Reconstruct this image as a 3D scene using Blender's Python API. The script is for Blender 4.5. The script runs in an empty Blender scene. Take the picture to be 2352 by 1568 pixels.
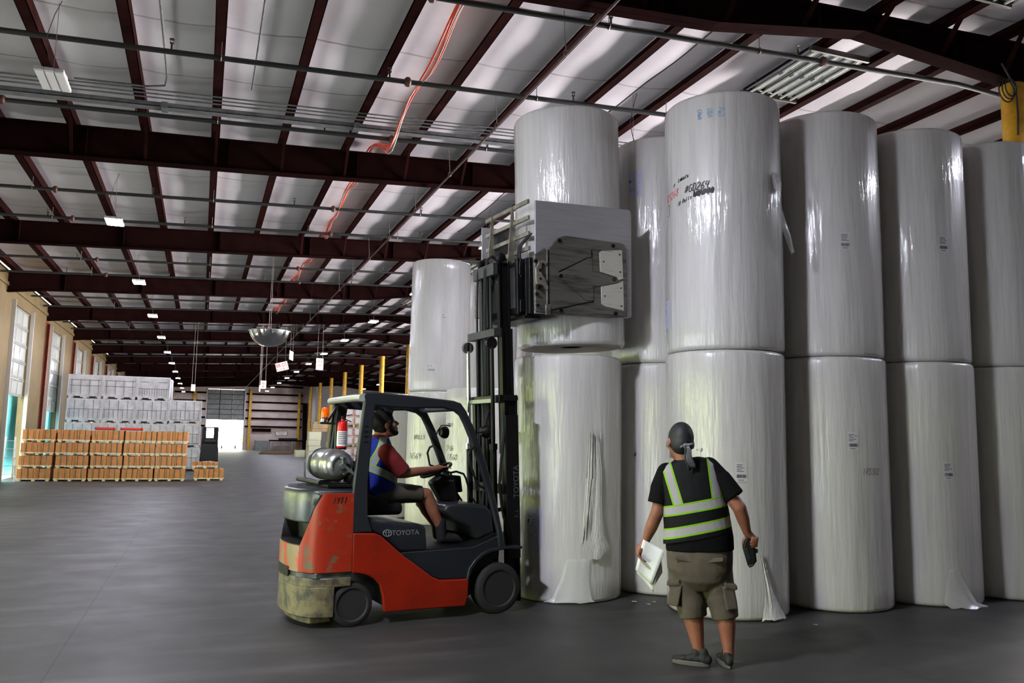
import bpy, bmesh, math, random
from mathutils import Vector, Matrix, Euler
random.seed(7)
SC = bpy.context.scene
COL = SC.collection
PI = math.pi
BAY = 7.62                      # spacing of the roof frames
F1 = 8.435                      # the frame nearest the camera that shows
# ------------------------------------------------------------------ camera, sky, exposure
cam_d = bpy.data.cameras.new('camera'); cam_d.sensor_width = 36.0; cam_d.lens = 29.06
cam_d.clip_start = 0.05; cam_d.clip_end = 600
cam = bpy.data.objects.new('camera', cam_d); COL.objects.link(cam)
cam.matrix_world = Matrix(((0.936423, -0.056714, -0.346259, 0.0), (-0.350479, -0.104408, -0.930733, 0.0),
                           (0.016633, 0.992916, -0.117647, 1.70), (0, 0, 0, 1)))
SC.camera = cam
SC.view_settings.view_transform = 'Standard'; SC.view_settings.look = 'None'
SC.view_settings.gamma = 1.0; SC.view_settings.use_curve_mapping = False
SC.view_settings.exposure = 0.1
SC.cycles.max_bounces = 8; SC.cycles.diffuse_bounces = 5; SC.cycles.glossy_bounces = 4
SC.cycles.sample_clamp_indirect = 6.0
SC.cycles.caustics_reflective = False; SC.cycles.caustics_refractive = False
SKY = 18.0
LAMP = 420.0
LAMP_NEAR = 1450.0
w = bpy.data.worlds.new('daylight'); SC.world = w; w.use_nodes = True
nt = w.node_tree; nt.nodes.clear()
out = nt.nodes.new('ShaderNodeOutputWorld'); bg = nt.nodes.new('ShaderNodeBackground')
tc = nt.nodes.new('ShaderNodeTexCoord'); sp = nt.nodes.new('ShaderNodeSeparateXYZ'); rp = nt.nodes.new('ShaderNodeValToRGB')
mp = nt.nodes.new('ShaderNodeMath'); mp.operation = 'MULTIPLY_ADD'; mp.inputs[1].default_value = 0.5; mp.inputs[2].default_value = 0.5
nt.links.new(tc.outputs['Generated'], sp.inputs[0]); nt.links.new(sp.outputs['Z'], mp.inputs[0]); nt.links.new(mp.outputs[0], rp.inputs[0])
cr = rp.color_ramp                                     # ground, sunlit trees along the horizon, bright overcast sky
cr.elements[0].position = 0.0; cr.elements[0].color = (.55, .60, .72, 1)
cr.elements[1].position = 1.0; cr.elements[1].color = (0.95, 1.0, 1.05, 1)
for p_, c_ in ((0.475, (.55, .60, .66, 1)), (0.49, (0.5, 0.55, 0.40, 1)), (0.50, (0.42, 0.50, 0.16, 1)), (0.56, (0.80, 0.92, 0.34, 1)), (0.61, (0.95, 1.0, 0.92, 1))):
    e_ = cr.elements.new(p_); e_.color = c_
bg.inputs['Strength'].default_value = SKY
rp2 = nt.nodes.new('ShaderNodeValToRGB'); c2 = rp2.color_ramp    # right-hand yard ground, its glow raised above the sky to light the roof
c2.elements[0].position = 0.0; c2.elements[0].color = (6.8, 6.1, 5.95, 1); c2.elements[1].position = 1.0; c2.elements[1].color = (0.95, 1.0, 1.05, 1)
for p_, c_ in ((0.49, (6.8, 6.1, 5.95, 1)), (0.505, (0.6, 0.62, 0.5, 1)), (0.56, (0.8, 0.82, 0.75, 1))):
    e_ = c2.elements.new(p_); e_.color = c_
nt.links.new(mp.outputs[0], rp2.inputs[0])
sd = nt.nodes.new('ShaderNodeMath'); sd.operation = 'GREATER_THAN'; sd.inputs[1].default_value = 0.0; nt.links.new(sp.outputs['X'], sd.inputs[0])
wm = nt.nodes.new('ShaderNodeMix'); wm.data_type = 'RGBA'; nt.links.new(sd.outputs[0], wm.inputs[0]); nt.links.new(rp.outputs[0], wm.inputs[6]); nt.links.new(rp2.outputs[0], wm.inputs[7])
nt.links.new(wm.outputs[2], bg.inputs[0]); nt.links.new(bg.outputs[0], out.inputs[0])

def portal(loc, sx, sy, rot):                           # marks a doorway as the place daylight comes through
    d = bpy.data.lights.new('doorway_daylight', 'AREA'); d.shape = 'RECTANGLE'; d.size = sx; d.size_y = sy
    d.cycles.is_portal = True
    o = bpy.data.objects.new('doorway_daylight', d); o.location = loc; o.rotation_euler = rot; COL.objects.link(o)
DOORS_L = [33.95 + BAY*k for k in range(-6, 8)]        # centre lines of the dock doors in the left wall
OPEN_L = {-4: 3.1, -3: 3.1, -2: 3.1, -1: 0.9, 0: 2.95, 1: 2.57}   # how far up each dock door stands open (index from the first door in view)
XW = -6.3
for k in range(-6, 8):
    h_ = OPEN_L.get(k, 0)
    if h_ > 0: portal((XW-0.12, 33.95+BAY*k, h_/2), h_, 3.3, (0, -PI/2, 0))
portal((2.6, 99.9, 1.7), 4.0, 3.4, (-PI/2, 0, 0))
OPEN_R = (11.0, 16.0, 21.0); XR1 = 17.0             # loading doors in the near part of the right wall, behind the stack
OPEN_R2 = (36.0, 46.0)                    # unseen openings added farther down to light the roof, where the hall is wider
for y_ in OPEN_R2: portal((28.5+.12, y_, 2.4), 4.8, 5.0, (0, PI/2, 0))
for y_ in OPEN_R: portal((XR1+.12, y_, 2.6), 5.2, 4.4, (0, PI/2, 0))

# ------------------------------------------------------------------ helpers
def lin(c):
    r = []
    for v in c[:3]:
        v = v/255.0
        r.append(v/12.92 if v <= 0.04045 else ((v+0.055)/1.055)**2.4)
    return (r[0], r[1], r[2], 1.0)

MATS = {}
def mat(name, rgb, rough=0.6, metal=0.0, rgb2=None, nscale=6.0, lo=0.4, hi=0.65, stretch=(1, 1, 1), bump=0.0, bscale=40.0, bstretch=(1, 1, 1),
        bdist=0.01, coat=0.0, crough=0.1, emit=0.0, spec=0.5, alpha=1.0, trans=0.0, coord='Object', detail=5.0, rand=False, ior=1.5):
    m = bpy.data.materials.new(name); m.use_nodes = True
    nt = m.node_tree; b = nt.nodes['Principled BSDF']
    b.inputs['Base Color'].default_value = lin(rgb); b.inputs['Roughness'].default_value = rough; b.inputs['Metallic'].default_value = metal
    b.inputs['Specular IOR Level'].default_value = spec
    b.inputs['IOR'].default_value = ior
    if coat: b.inputs['Coat Weight'].default_value = coat; b.inputs['Coat Roughness'].default_value = crough
    if emit: b.inputs['Emission Color'].default_value = lin(rgb); b.inputs['Emission Strength'].default_value = emit
    if alpha < 1: b.inputs['Alpha'].default_value = alpha
    if trans: b.inputs['Transmission Weight'].default_value = trans
    def coords(st):
        t = nt.nodes.new('ShaderNodeTexCoord'); mpn = nt.nodes.new('ShaderNodeMapping'); mpn.inputs['Scale'].default_value = st
        if rand:
            oi = nt.nodes.new('ShaderNodeObjectInfo'); vm = nt.nodes.new('ShaderNodeVectorMath'); vm.operation = 'SCALE'
            cb = nt.nodes.new('ShaderNodeCombineXYZ'); nt.links.new(oi.outputs['Random'], cb.inputs[2]); nt.links.new(oi.outputs['Random'], cb.inputs[0])
            vm.inputs['Scale'].default_value = 31.0; nt.links.new(cb.outputs[0], vm.inputs[0]); nt.links.new(vm.outputs[0], mpn.inputs['Location'])
        nt.links.new(t.outputs[coord], mpn.inputs[0]); return mpn.outputs[0]
    if rgb2 is not None:
        n = nt.nodes.new('ShaderNodeTexNoise'); n.inputs['Scale'].default_value = nscale; n.inputs['Detail'].default_value = detail; n.inputs['Roughness'].default_value = 0.6
        r = nt.nodes.new('ShaderNodeValToRGB'); r.color_ramp.elements[0].position = lo; r.color_ramp.elements[1].position = hi
        r.color_ramp.elements[0].color = lin(rgb); r.color_ramp.elements[1].color = lin(rgb2)
        nt.links.new(coords(stretch), n.inputs['Vector']); nt.links.new(n.outputs[0], r.inputs[0]); nt.links.new(r.outputs[0], b.inputs['Base Color'])
    if bump:
        n = nt.nodes.new('ShaderNodeTexNoise'); n.inputs['Scale'].default_value = bscale; n.inputs['Detail'].default_value = 4.0
        bp = nt.nodes.new('ShaderNodeBump'); bp.inputs['Strength'].default_value = bump; bp.inputs['Distance'].default_value = bdist
        nt.links.new(coords(bstretch), n.inputs['Vector']); nt.links.new(n.outputs[0], bp.inputs['Height']); nt.links.new(bp.outputs[0], b.inputs['Normal'])
        if coat: nt.links.new(bp.outputs[0], b.inputs['Coat Normal'])
    MATS[name] = m
    return m

class MB:
    """collects shapes and links them as ONE mesh object"""
    def __init__(s): s.v = []; s.f = []; s.mi = []; s.cur = 0
    def add(s, vs, fs):
        o = len(s.v); s.v += [tuple(p) for p in vs]
        for f in fs: s.f.append([i+o for i in f]); s.mi.append(s.cur)
        return s
    def box(s, x0, x1, y0, y1, z0, z1):
        vs = [(x0,y0,z0),(x1,y0,z0),(x1,y1,z0),(x0,y1,z0),(x0,y0,z1),(x1,y0,z1),(x1,y1,z1),(x0,y1,z1)]
        return s.add(vs, [(0,3,2,1),(4,5,6,7),(0,1,5,4),(1,2,6,5),(2,3,7,6),(3,0,4,7)])
    def obox(s, c, ax, ay, az):                          # centre and three half-axis vectors
        c = Vector(c); ax = Vector(ax); ay = Vector(ay); az = Vector(az); vs = []
        for k in (-1, 1):
            for (i, j) in ((-1,-1),(1,-1),(1,1),(-1,1)): vs.append(c+ax*i+ay*j+az*k)
        return s.add(vs, [(0,3,2,1),(4,5,6,7),(0,1,5,4),(1,2,6,5),(2,3,7,6),(3,0,4,7)])
    def bar(s, p0, p1, w, h, up=(0,0,1)):                # rectangular bar along p0-p1
        p0 = Vector(p0); p1 = Vector(p1); d = (p1-p0); L = d.length; d.normalize(); u = Vector(up)
        sd = d.cross(u)
        if sd.length < 1e-4: sd = d.cross(Vector((1, 0, 0)))
        sd.normalize(); u = sd.cross(d)
        return s.obox((p0+p1)/2, d*(L/2), sd*(w/2), u*(h/2))
    def tube(s, pts, r, n=10, caps=True):
        pts = [Vector(p) for p in pts]; m = len(pts)
        rs = r if isinstance(r, (list, tuple)) else [r]*m
        t0 = (pts[1]-pts[0]).normalized(); u = t0.orthogonal().normalized(); vs = []
        for i in range(m):
            t = (pts[min(i+1, m-1)]-pts[max(i-1, 0)]).normalized()
            u = (u - t*u.dot(t)).normalized(); w_ = t.cross(u)
            for k in range(n):
                a = 2*PI*k/n; vs.append(pts[i]+(u*math.cos(a)+w_*math.sin(a))*rs[i])
        fs = [(i*n+k, i*n+(k+1) % n, (i+1)*n+(k+1) % n, (i+1)*n+k) for i in range(m-1) for k in range(n)]
        if caps: fs += [tuple(range(n-1, -1, -1)), tuple((m-1)*n+k for k in range(n))]
        return s.add(vs, fs)
    def cyl(s, p0, p1, r, r1=None, n=20): return s.tube([p0, p1], [r, r if r1 is None else r1], n)
    def prism(s, prof, y0, y1, axis='y'):                # outline in (x,z) pushed from y0 to y1 (or (y,z) along x, or (x,y) along z)
        n = len(prof)
        def P(a, b, t):
            return {'y': (a, t, b), 'x': (t, a, b), 'z': (a, b, t)}[axis]
        vs = [P(a, b, y0) for a, b in prof]+[P(a, b, y1) for a, b in prof]
        fs = [tuple(range(n)), tuple(range(2*n-1, n-1, -1))]+[(i, i+n, (i+1) % n+n, (i+1) % n) for i in range(n)]
        return s.add(vs, fs)
    def lathe(s, prof, c=(0,0,0), axis=(0,0,1), n=32, a0=0.0):  # profile of (radius, height along the axis)
        ax = Vector(axis).normalized(); u = ax.orthogonal().normalized(); w_ = ax.cross(u); c = Vector(c); vs = []; m = len(prof)
        if abs(ax.z) > 0.99: u = Vector((1,0,0)); w_ = ax.cross(u)
        for r, h in prof:
            for k in range(n):
                a = 2*PI*k/n+a0; vs.append(c+ax*h+(u*math.cos(a)+w_*math.sin(a))*r)
        fs = [(i*n+k, i*n+(k+1) % n, (i+1)*n+(k+1) % n, (i+1)*n+k) for i in range(m-1) for k in range(n)]
        if prof[0][0] > 1e-5: fs.append(tuple(range(n-1, -1, -1)))
        if prof[-1][0] > 1e-5: fs.append(tuple((m-1)*n+k for k in range(n)))
        return s.add(vs, fs)
    def ball(s, c, r, n=16, m=10, sc=(1,1,1), rot=None):
        vs = []; c = Vector(c)
        for i in range(m+1):
            t = PI*i/m
            for k in range(n):
                a = 2*PI*k/n; p = Vector((math.sin(t)*math.cos(a)*sc[0], math.sin(t)*math.sin(a)*sc[1], math.cos(t)*sc[2]))*r
                if rot is not None: p = rot @ p
                vs.append(c+p)
        return s.add(vs, [(i*n+k, (i+1)*n+k, (i+1)*n+(k+1) % n, i*n+(k+1) % n) for i in range(m) for k in range(n)])
    def grid(s, fn, nu, nv):                             # fn(i/nu, j/nv) -> point
        vs = [fn(i/nu, j/nv) for i in range(nu+1) for j in range(nv+1)]
        return s.add(vs, [(i*(nv+1)+j, (i+1)*(nv+1)+j, (i+1)*(nv+1)+j+1, i*(nv+1)+j+1) for i in range(nu) for j in range(nv)])
    def mesh(s, name):
        me = bpy.data.meshes.new(name); me.from_pydata(s.v, [], s.f); return me
    def obj(s, name, mats, parent=None, smooth=40, bevel=0.0, seg=2, loc=None, kind=None, fix=True):
        me = s.mesh(name)
        if not isinstance(mats, (list, tuple)): mats = [mats]
        for m in mats: me.materials.append(m)
        for i, p in enumerate(me.polygons): p.material_index = s.mi[i]
        bm = bmesh.new(); bm.from_mesh(me)
        bmesh.ops.remove_doubles(bm, verts=bm.verts, dist=1e-5)
        if fix: bmesh.ops.recalc_face_normals(bm, faces=bm.faces)
        bm.to_mesh(me); bm.free()
        if smooth:
            me.shade_smooth(); me.set_sharp_from_angle(angle=math.radians(smooth))
        o = bpy.data.objects.new(name, me); COL.objects.link(o)
        if parent is not None: o.parent = parent
        if loc is not None: o.location = loc
        if bevel:
            b = o.modifiers.new('bevel', 'BEVEL'); b.width = bevel; b.segments = seg; b.limit_method = 'ANGLE'; b.angle_limit = math.radians(50)
            b.harden_normals = False
        if kind: o['kind'] = kind
        return o

def tag(o, label, cat, group=None, kind=None):
    o['label'] = label; o['category'] = cat
    if group: o['group'] = group
    if kind: o['kind'] = kind
    return o
def thing(name, label, cat, loc=(0,0,0), rz=0.0, group=None):
    o = bpy.data.objects.new(name, None); COL.objects.link(o); o.location = loc; o.rotation_euler = (0, 0, rz); o.empty_display_size = 0.1
    return tag(o, label, cat, group)
def copy_tree(o, parent=None, link_mesh=True):
    c = o.copy(); COL.objects.link(c); c.parent = parent
    for ch in list(o.children): copy_tree(ch, c)
    return c
def nth(i): return ['first', 'second', 'third', 'fourth', 'fifth', 'sixth', 'seventh', 'eighth', 'ninth', 'tenth', 'eleventh', 'twelfth', 'thirteenth', 'fourteenth', 'fifteenth', 'sixteenth'][i]
def jit(a): return random.uniform(-a, a)

def text_parts(body, size, shear=0.0, extrude=0.0):      # flat letters in the xy plane: vertices and faces
    cu = bpy.data.curves.new('lettering', 'FONT'); cu.body = body; cu.size = size; cu.shear = shear; cu.extrude = extrude; cu.resolution_u = 3
    cu.align_x = 'CENTER'; cu.align_y = 'CENTER'
    o = bpy.data.objects.new('lettering', cu); COL.objects.link(o)
    dg = bpy.context.evaluated_depsgraph_get(); dg.update(); ev = o.evaluated_get(dg); me = ev.to_mesh()
    vs = [tuple(v.co) for v in me.vertices]; fs = [tuple(p.vertices) for p in me.polygons]
    ev.to_mesh_clear(); bpy.data.objects.remove(o); bpy.data.curves.remove(cu)
    return vs, fs

# hand lettering: every glyph is a few pen strokes in a unit cell
GL = {'0': [[(.5,1),(.15,.8),(.1,.3),(.4,0),(.75,.2),(.85,.7),(.5,1)]], '1': [[(.35,.8),(.55,1),(.45,0)]], '2': [[(.1,.8),(.45,1),(.8,.75),(.5,.4),(.05,.05),(.9,0)]],
 '3': [[(.1,.9),(.5,1),(.75,.8),(.4,.52),(.8,.3),(.5,0),(.05,.12)]], '4': [[(.3,1),(.1,.5),(.85,.5)],[(.7,.9),(.6,0)]], '5': [[(.85,1),(.25,.95),(.2,.55),(.7,.5),(.75,.15),(.4,0),(.05,.1)]],
 '6': [[(.75,1),(.3,.7),(.12,.25),(.45,0),(.8,.2),(.6,.48),(.18,.35)]], '7': [[(.1,.95),(.85,1),(.35,0)]], '8': [[(.75,.85),(.45,1),(.2,.8),(.7,.35),(.5,0),(.15,.2),(.4,.5),(.75,.85)]],
 '9': [[(.8,.8),(.45,1),(.15,.75),(.4,.5),(.8,.75),(.6,0)]], '#': [[(.3,1),(.2,0)],[(.7,1),(.6,0)],[(.05,.65),(.95,.7)],[(0,.3),(.9,.35)]],
 'R': [[(.2,0),(.25,1),(.7,.95),(.75,.6),(.25,.5),(.85,0)]], 'S': [[(.85,.9),(.45,1),(.15,.75),(.75,.4),(.6,.05),(.1,.08)]], 'G': [[(.85,.85),(.5,1),(.15,.6),(.3,.05),(.8,.1),(.82,.45),(.5,.45)]],
 'D': [[(.2,0),(.2,1),(.7,.85),(.85,.45),(.6,.05),(.2,0)]], 'L': [[(.25,1),(.2,.05),(.8,0)]], 'O': [[(.5,1),(.15,.7),(.2,.15),(.6,0),(.85,.4),(.75,.85),(.5,1)]], 'B': [[(.2,0),(.22,1),(.7,.85),(.3,.55),(.8,.3),(.6,.02),(.2,0)]],
 'a': [[(.75,.5),(.35,.6),(.15,.25),(.4,.02),(.7,.3),(.75,.5),(.85,0)]], 'b': [[(.2,1),(.2,.05),(.6,.1),(.65,.5),(.25,.4)]], 'e': [[(.15,.3),(.75,.4),(.5,.62),(.18,.4),(.3,.02),(.8,.1)]], 'l': [[(.4,1),(.35,0)]],
 'o': [[(.45,.6),(.15,.3),(.4,0),(.75,.3),(.45,.6)]], 's': [[(.75,.55),(.35,.6),(.3,.4),(.7,.2),(.2,.0)]], 'P': [[(.2,0),(.25,1),(.75,.85),(.7,.55),(.25,.5)]], 'u': [[(.15,.6),(.2,.1),(.6,.05),(.7,.6),(.8,0)]],
 'w': [[(.1,.6),(.3,0),(.5,.5),(.7,0),(.9,.6)]], 'm': [[(.1,0),(.15,.6),(.4,.55),(.45,0)],[(.45,.5),(.75,.55),(.8,0)]], 'A': [[(.05,0),(.5,1),(.9,0)],[(.2,.4),(.75,.4)]], 'p': [[(.2,.6),(.15,-.4)],[(.2,.5),(.65,.55),(.6,.15),(.2,.1)]],
 '>': [[(.1,.65),(.6,.7)],[(.05,.3),(.55,.35)],[(.45,1),(1.0,.5),(.4,.0)]], '<': [[(.9,1.0),(.1,.5),(.8,0)]], '-': [[(.1,.5),(.9,.5)]], 'I': [[(.5,1),(.45,0)]], 'T': [[(.1,1),(.9,1)],[(.5,1),(.45,0)]], 'C': [[(.85,.85),(.5,1),(.15,.6),(.3,.05),(.85,.1)]],
 'Y': [[(.1,1),(.5,.5),(.9,1)],[(.5,.5),(.45,0)]], 'N': [[(.15,0),(.2,1),(.75,0),(.85,1)]],
 'E': [[(.8,1),(.2,.95),(.2,0),(.85,.05)],[(.2,.5),(.7,.52)]]}
def pen(body, h, th, slant=0.2, rise=0.0, gap=0.85):       # strokes of a hand-written line as flat ribbons, start at (0,0)
    vs = []; fs = []; x = 0.0
    for ch in body:
        if ch == ' ': x += h*0.5; continue
        for st in GL.get(ch, []):
            pts = []
            for a, b in st:
                px = x+a*h*0.62+b*h*slant; py = b*h+(x+a*h*.62)*rise; pts.append(Vector((px+jit(h*.015), py+jit(h*.015), 0)))
            fine = []
            for i in range(len(pts)-1):                    # rounded pen stroke
                p0 = pts[max(i-1, 0)]; p1 = pts[i]; p2 = pts[i+1]; p3 = pts[min(i+2, len(pts)-1)]
                for k in range(4):
                    t = k/4; fine.append(0.5*((2*p1)+(p2-p0)*t+(2*p0-5*p1+4*p2-p3)*t*t+(3*p1-p0-3*p2+p3)*t**3))
            fine.append(pts[-1]); o = len(vs)
            for i, p in enumerate(fine):
                d = (fine[min(i+1, len(fine)-1)]-fine[max(i-1, 0)]); d = d.normalized() if d.length > 1e-9 else Vector((1, 0, 0))
                nrm = Vector((-d.y, d.x, 0))*(th/2); vs += [p+nrm, p-nrm]
            fs += [(o+2*i, o+2*i+1, o+2*i+3, o+2*i+2) for i in range(len(fine)-1)]
        x += h*0.62*gap+h*0.08
    return vs, fs
# ------------------------------------------------------------------ materials of the building
M_beam = mat('oxide_red_steel', (30, 15, 15), 0.7, ior=1.02, rgb2=(23, 11, 11), nscale=3.0)
M_purlin = mat('oxide_red_purlin', (42, 21, 20), 0.65, ior=1.05, rgb2=(31, 16, 15), nscale=3.0)
M_col = mat('red_brown_column', (128, 66, 50), 0.55, rgb2=(104, 54, 42), nscale=3)
M_pipe = mat('dark_green_pipe', (30, 34, 34), 0.45)
M_rust = mat('rusty_coupling', (72, 38, 28), 0.6)
M_brass = mat('sprinkler_metal', (70, 66, 60), 0.4, 0.6)
M_galv = mat('galvanised_steel', (112, 116, 120), 0.5, 0.4, rgb2=(88, 92, 95), nscale=8)
M_yel = mat('yellow_paint', (206, 160, 30), 0.45, rgb2=(178, 132, 22), nscale=4)
M_white = mat('white_enamel', (222, 222, 222), 0.4)
M_black = mat('black_plastic', (22, 22, 24), 0.5)
M_orange_c = mat('orange_cable_jacket', (226, 78, 40), 0.45)
M_grey_c = mat('grey_cable_jacket', (170, 165, 160), 0.5)
M_wire = mat('steel_wire', (120, 116, 112), 0.4, 0.6)

# quilted insulation of the roof: white facing with dirty seams every 1.83 m
def ceiling_mat():
    m = mat('white_insulation_facing', (232, 232, 242), 0.55, rgb2=(222, 220, 228), nscale=0.6, lo=.35, hi=.7, bump=.1, bscale=3.0, bstretch=(1, 2.2, 1), bdist=.06)
    nt = m.node_tree; b = nt.nodes['Principled BSDF']; src = b.inputs['Base Color'].links[0].from_socket
    t = nt.nodes.new('ShaderNodeTexCoord'); s = nt.nodes.new('ShaderNodeSeparateXYZ'); nt.links.new(t.outputs['Object'], s.inputs[0])
    n = nt.nodes.new('ShaderNodeTexNoise'); n.inputs['Scale'].default_value = 0.9; n.inputs['Detail'].default_value = 6; nt.links.new(t.outputs['Object'], n.inputs['Vector'])
    def M(op, a, b_=None, c=None):
        k = nt.nodes.new('ShaderNodeMath'); k.operation = op
        for i, v in enumerate((a, b_, c)):
            if v is None: continue
            if isinstance(v, (int, float)): k.inputs[i].default_value = v
            else: nt.links.new(v, k.inputs[i])
        return k.outputs[0]
    y = M('ADD', M('DIVIDE', s.outputs['Y'], 1.83), M('MULTIPLY', n.outputs[0], 0.09))
    d = M('ABSOLUTE', M('SUBTRACT', M('FRACT', y), 0.5))
    k = M('MULTIPLY', M('SUBTRACT', 1.0, M('SMOOTH_MIN', M('MULTIPLY', d, 55.0), 1.0, 0.2)), M('MULTIPLY', n.outputs[0], 1.3))
    k = M('MAXIMUM', k, 0.0)
    mx = nt.nodes.new('ShaderNodeMix'); mx.data_type = 'RGBA'; nt.links.new(k, mx.inputs[0]); nt.links.new(src, mx.inputs[6]); mx.inputs[7].default_value = lin((118, 104, 92))
    nt.links.new(mx.outputs[2], b.inputs['Base Color'])
    return m
M_ceil = ceiling_mat()

def floor_mat():
    m = mat('worn_concrete', (55, 53, 52), 0.42, rgb2=(39, 38, 37), nscale=0.55, lo=.32, hi=.72, bump=.06, bscale=2.5, bdist=.02, spec=.3, detail=9)
    nt = m.node_tree; b = nt.nodes['Principled BSDF']; src = b.inputs['Base Color'].links[0].from_socket
    t = nt.nodes.new('ShaderNodeTexCoord'); s = nt.nodes.new('ShaderNodeSeparateXYZ'); nt.links.new(t.outputs['Object'], s.inputs[0])
    n = nt.nodes.new('ShaderNodeTexNoise'); n.inputs['Scale'].default_value = 1.7; n.inputs['Detail'].default_value = 6; nt.links.new(t.outputs['Object'], n.inputs['Vector'])
    def M(op, a, b_=None):
        k = nt.nodes.new('ShaderNodeMath'); k.operation = op
        for i, v in enumerate((a, b_)):
            if v is None: continue
            if isinstance(v, (int, float)): k.inputs[i].default_value = v
            else: nt.links.new(v, k.inputs[i])
        return k.outputs[0]
    def joint(axis, off, step, wd):
        f = M('FRACT', M('ADD', M('DIVIDE', M('SUBTRACT', M('ADD', s.outputs[axis], M('MULTIPLY', n.outputs[0], .02)), off), step), 0.5))
        return M('LESS_THAN', M('ABSOLUTE', M('SUBTRACT', f, 0.5)), wd/step)
    j = M('MAXIMUM', joint('Y', 8.49, 3.82, .006), joint('X', -0.915, 6.04, .006))
    j = M('MULTIPLY', j, M('GREATER_THAN', n.outputs[0], .38))
    # pale scuffed streaks along the traffic
    n2 = nt.nodes.new('ShaderNodeTexNoise'); n2.inputs['Scale'].default_value = 1.0; n2.inputs['Detail'].default_value = 7
    mp_ = nt.nodes.new('ShaderNodeMapping'); mp_.inputs['Scale'].default_value = (.5, 2.4, 1); nt.links.new(t.outputs['Object'], mp_.inputs[0]); nt.links.new(mp_.outputs[0], n2.inputs['Vector'])
    r2 = nt.nodes.new('ShaderNodeValToRGB'); r2.color_ramp.elements[0].position = .52; r2.color_ramp.elements[1].position = .75; nt.links.new(n2.outputs[0], r2.inputs[0])
    m1 = nt.nodes.new('ShaderNodeMix'); m1.data_type = 'RGBA'; nt.links.new(M('MULTIPLY', r2.outputs[0], .55), m1.inputs[0]); nt.links.new(src, m1.inputs[6]); m1.inputs[7].default_value = lin((88, 86, 85))
    m2 = nt.nodes.new('ShaderNodeMix'); m2.data_type = 'RGBA'; nt.links.new(j, m2.inputs[0]); nt.links.new(m1.outputs[2], m2.inputs[6]); m2.inputs[7].default_value = lin((26, 25, 25))
    nt.links.new(m2.outputs[2], b.inputs['Base Color'])
    rr = nt.nodes.new('ShaderNodeMapRange'); rr.inputs[3].default_value = .42; rr.inputs[4].default_value = .66; nt.links.new(n.outputs[0], rr.inputs[0]); nt.links.new(rr.outputs[0], b.inputs['Roughness'])
    return m
M_floor = floor_mat()
M_wall_l = mat('ochre_wall_panel', (102, 88, 54), 0.65, rgb2=(88, 76, 48), nscale=1.2)
M_wall_b = mat('pale_wall_panel', (196, 182, 176), 0.6, rgb2=(176, 160, 150), nscale=.8)
M_wall_g = mat('grey_white_wall', (178, 174, 170), 0.65, rgb2=(160, 156, 152), nscale=.5)
M_door = mat('pale_grey_door', (132, 136, 134), 0.5, rgb2=(116, 121, 120), nscale=3)
M_doorw = mat('door_window_pane', (164, 170, 168), 0.15)
M_frame = mat('door_track_steel', (172, 172, 168), 0.4, 0.5)
M_apron = mat('outdoor_concrete', (190, 188, 180), 0.8)

def zp(X): return 7.21+0.042*X if X <= 11.0 else 7.672-0.042*(X-11.0)   # underside of the purlins
YN, YF, XR = -14.0, 99.8, 28.5
MB().box(XW-0.2, XR+.2, YN, YF+.3, -0.3, 0).obj('floor', M_floor, kind='structure')
# roof deck with its sagging insulation
xs = []
PUR = [-6.0+1.2*k+0.02 for k in range(29)]                  # right-hand edge of every purlin
PUR = [x-0.62+0.619+0.0 for x in PUR]
b = MB(); cols = []
for k in range(len(PUR)-1):
    for i in range(6): cols.append((PUR[k]+1.2*i/6, 0.05*math.sin(PI*i/6)))
cols = [(XW-0.1, 0.0)]+[c for c in cols if c[0] > XW]+[(PUR[-1], 0)]
ys = [YN+1.83*j/2 for j in range(int((YF-YN)/0.915)+1)]+[YF]
nv = len(ys); vs = []
for i, (x, sg) in enumerate(cols):
    for j, y in enumerate(ys):
        r_ = random.Random(int(x*91)+j*37)
        vs.append((x, y, zp(x)+0.205-sg*(1.0 if j % 2 else 0.55)-0.012*r_.random()*(sg > 0)))
b.add(vs, [(i*nv+j, i*nv+j+1, (i+1)*nv+j+1, (i+1)*nv+j) for i in range(len(cols)-1) for j in range(nv-1)])
b.obj('ceiling', M_ceil, smooth=60, kind='structure', fix=False)
MB().prism([(XW-.2, zp(XW)+.32), (11, zp(11)+.3), (XR+.2, zp(XR)+.32), (XR+.2, zp(XR)+.5), (11, zp(11)+.5), (XW-.2, zp(XW)+.5)], YN-.2, YF+.4).obj('ceiling_deck', M_galv, kind='structure')
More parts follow.
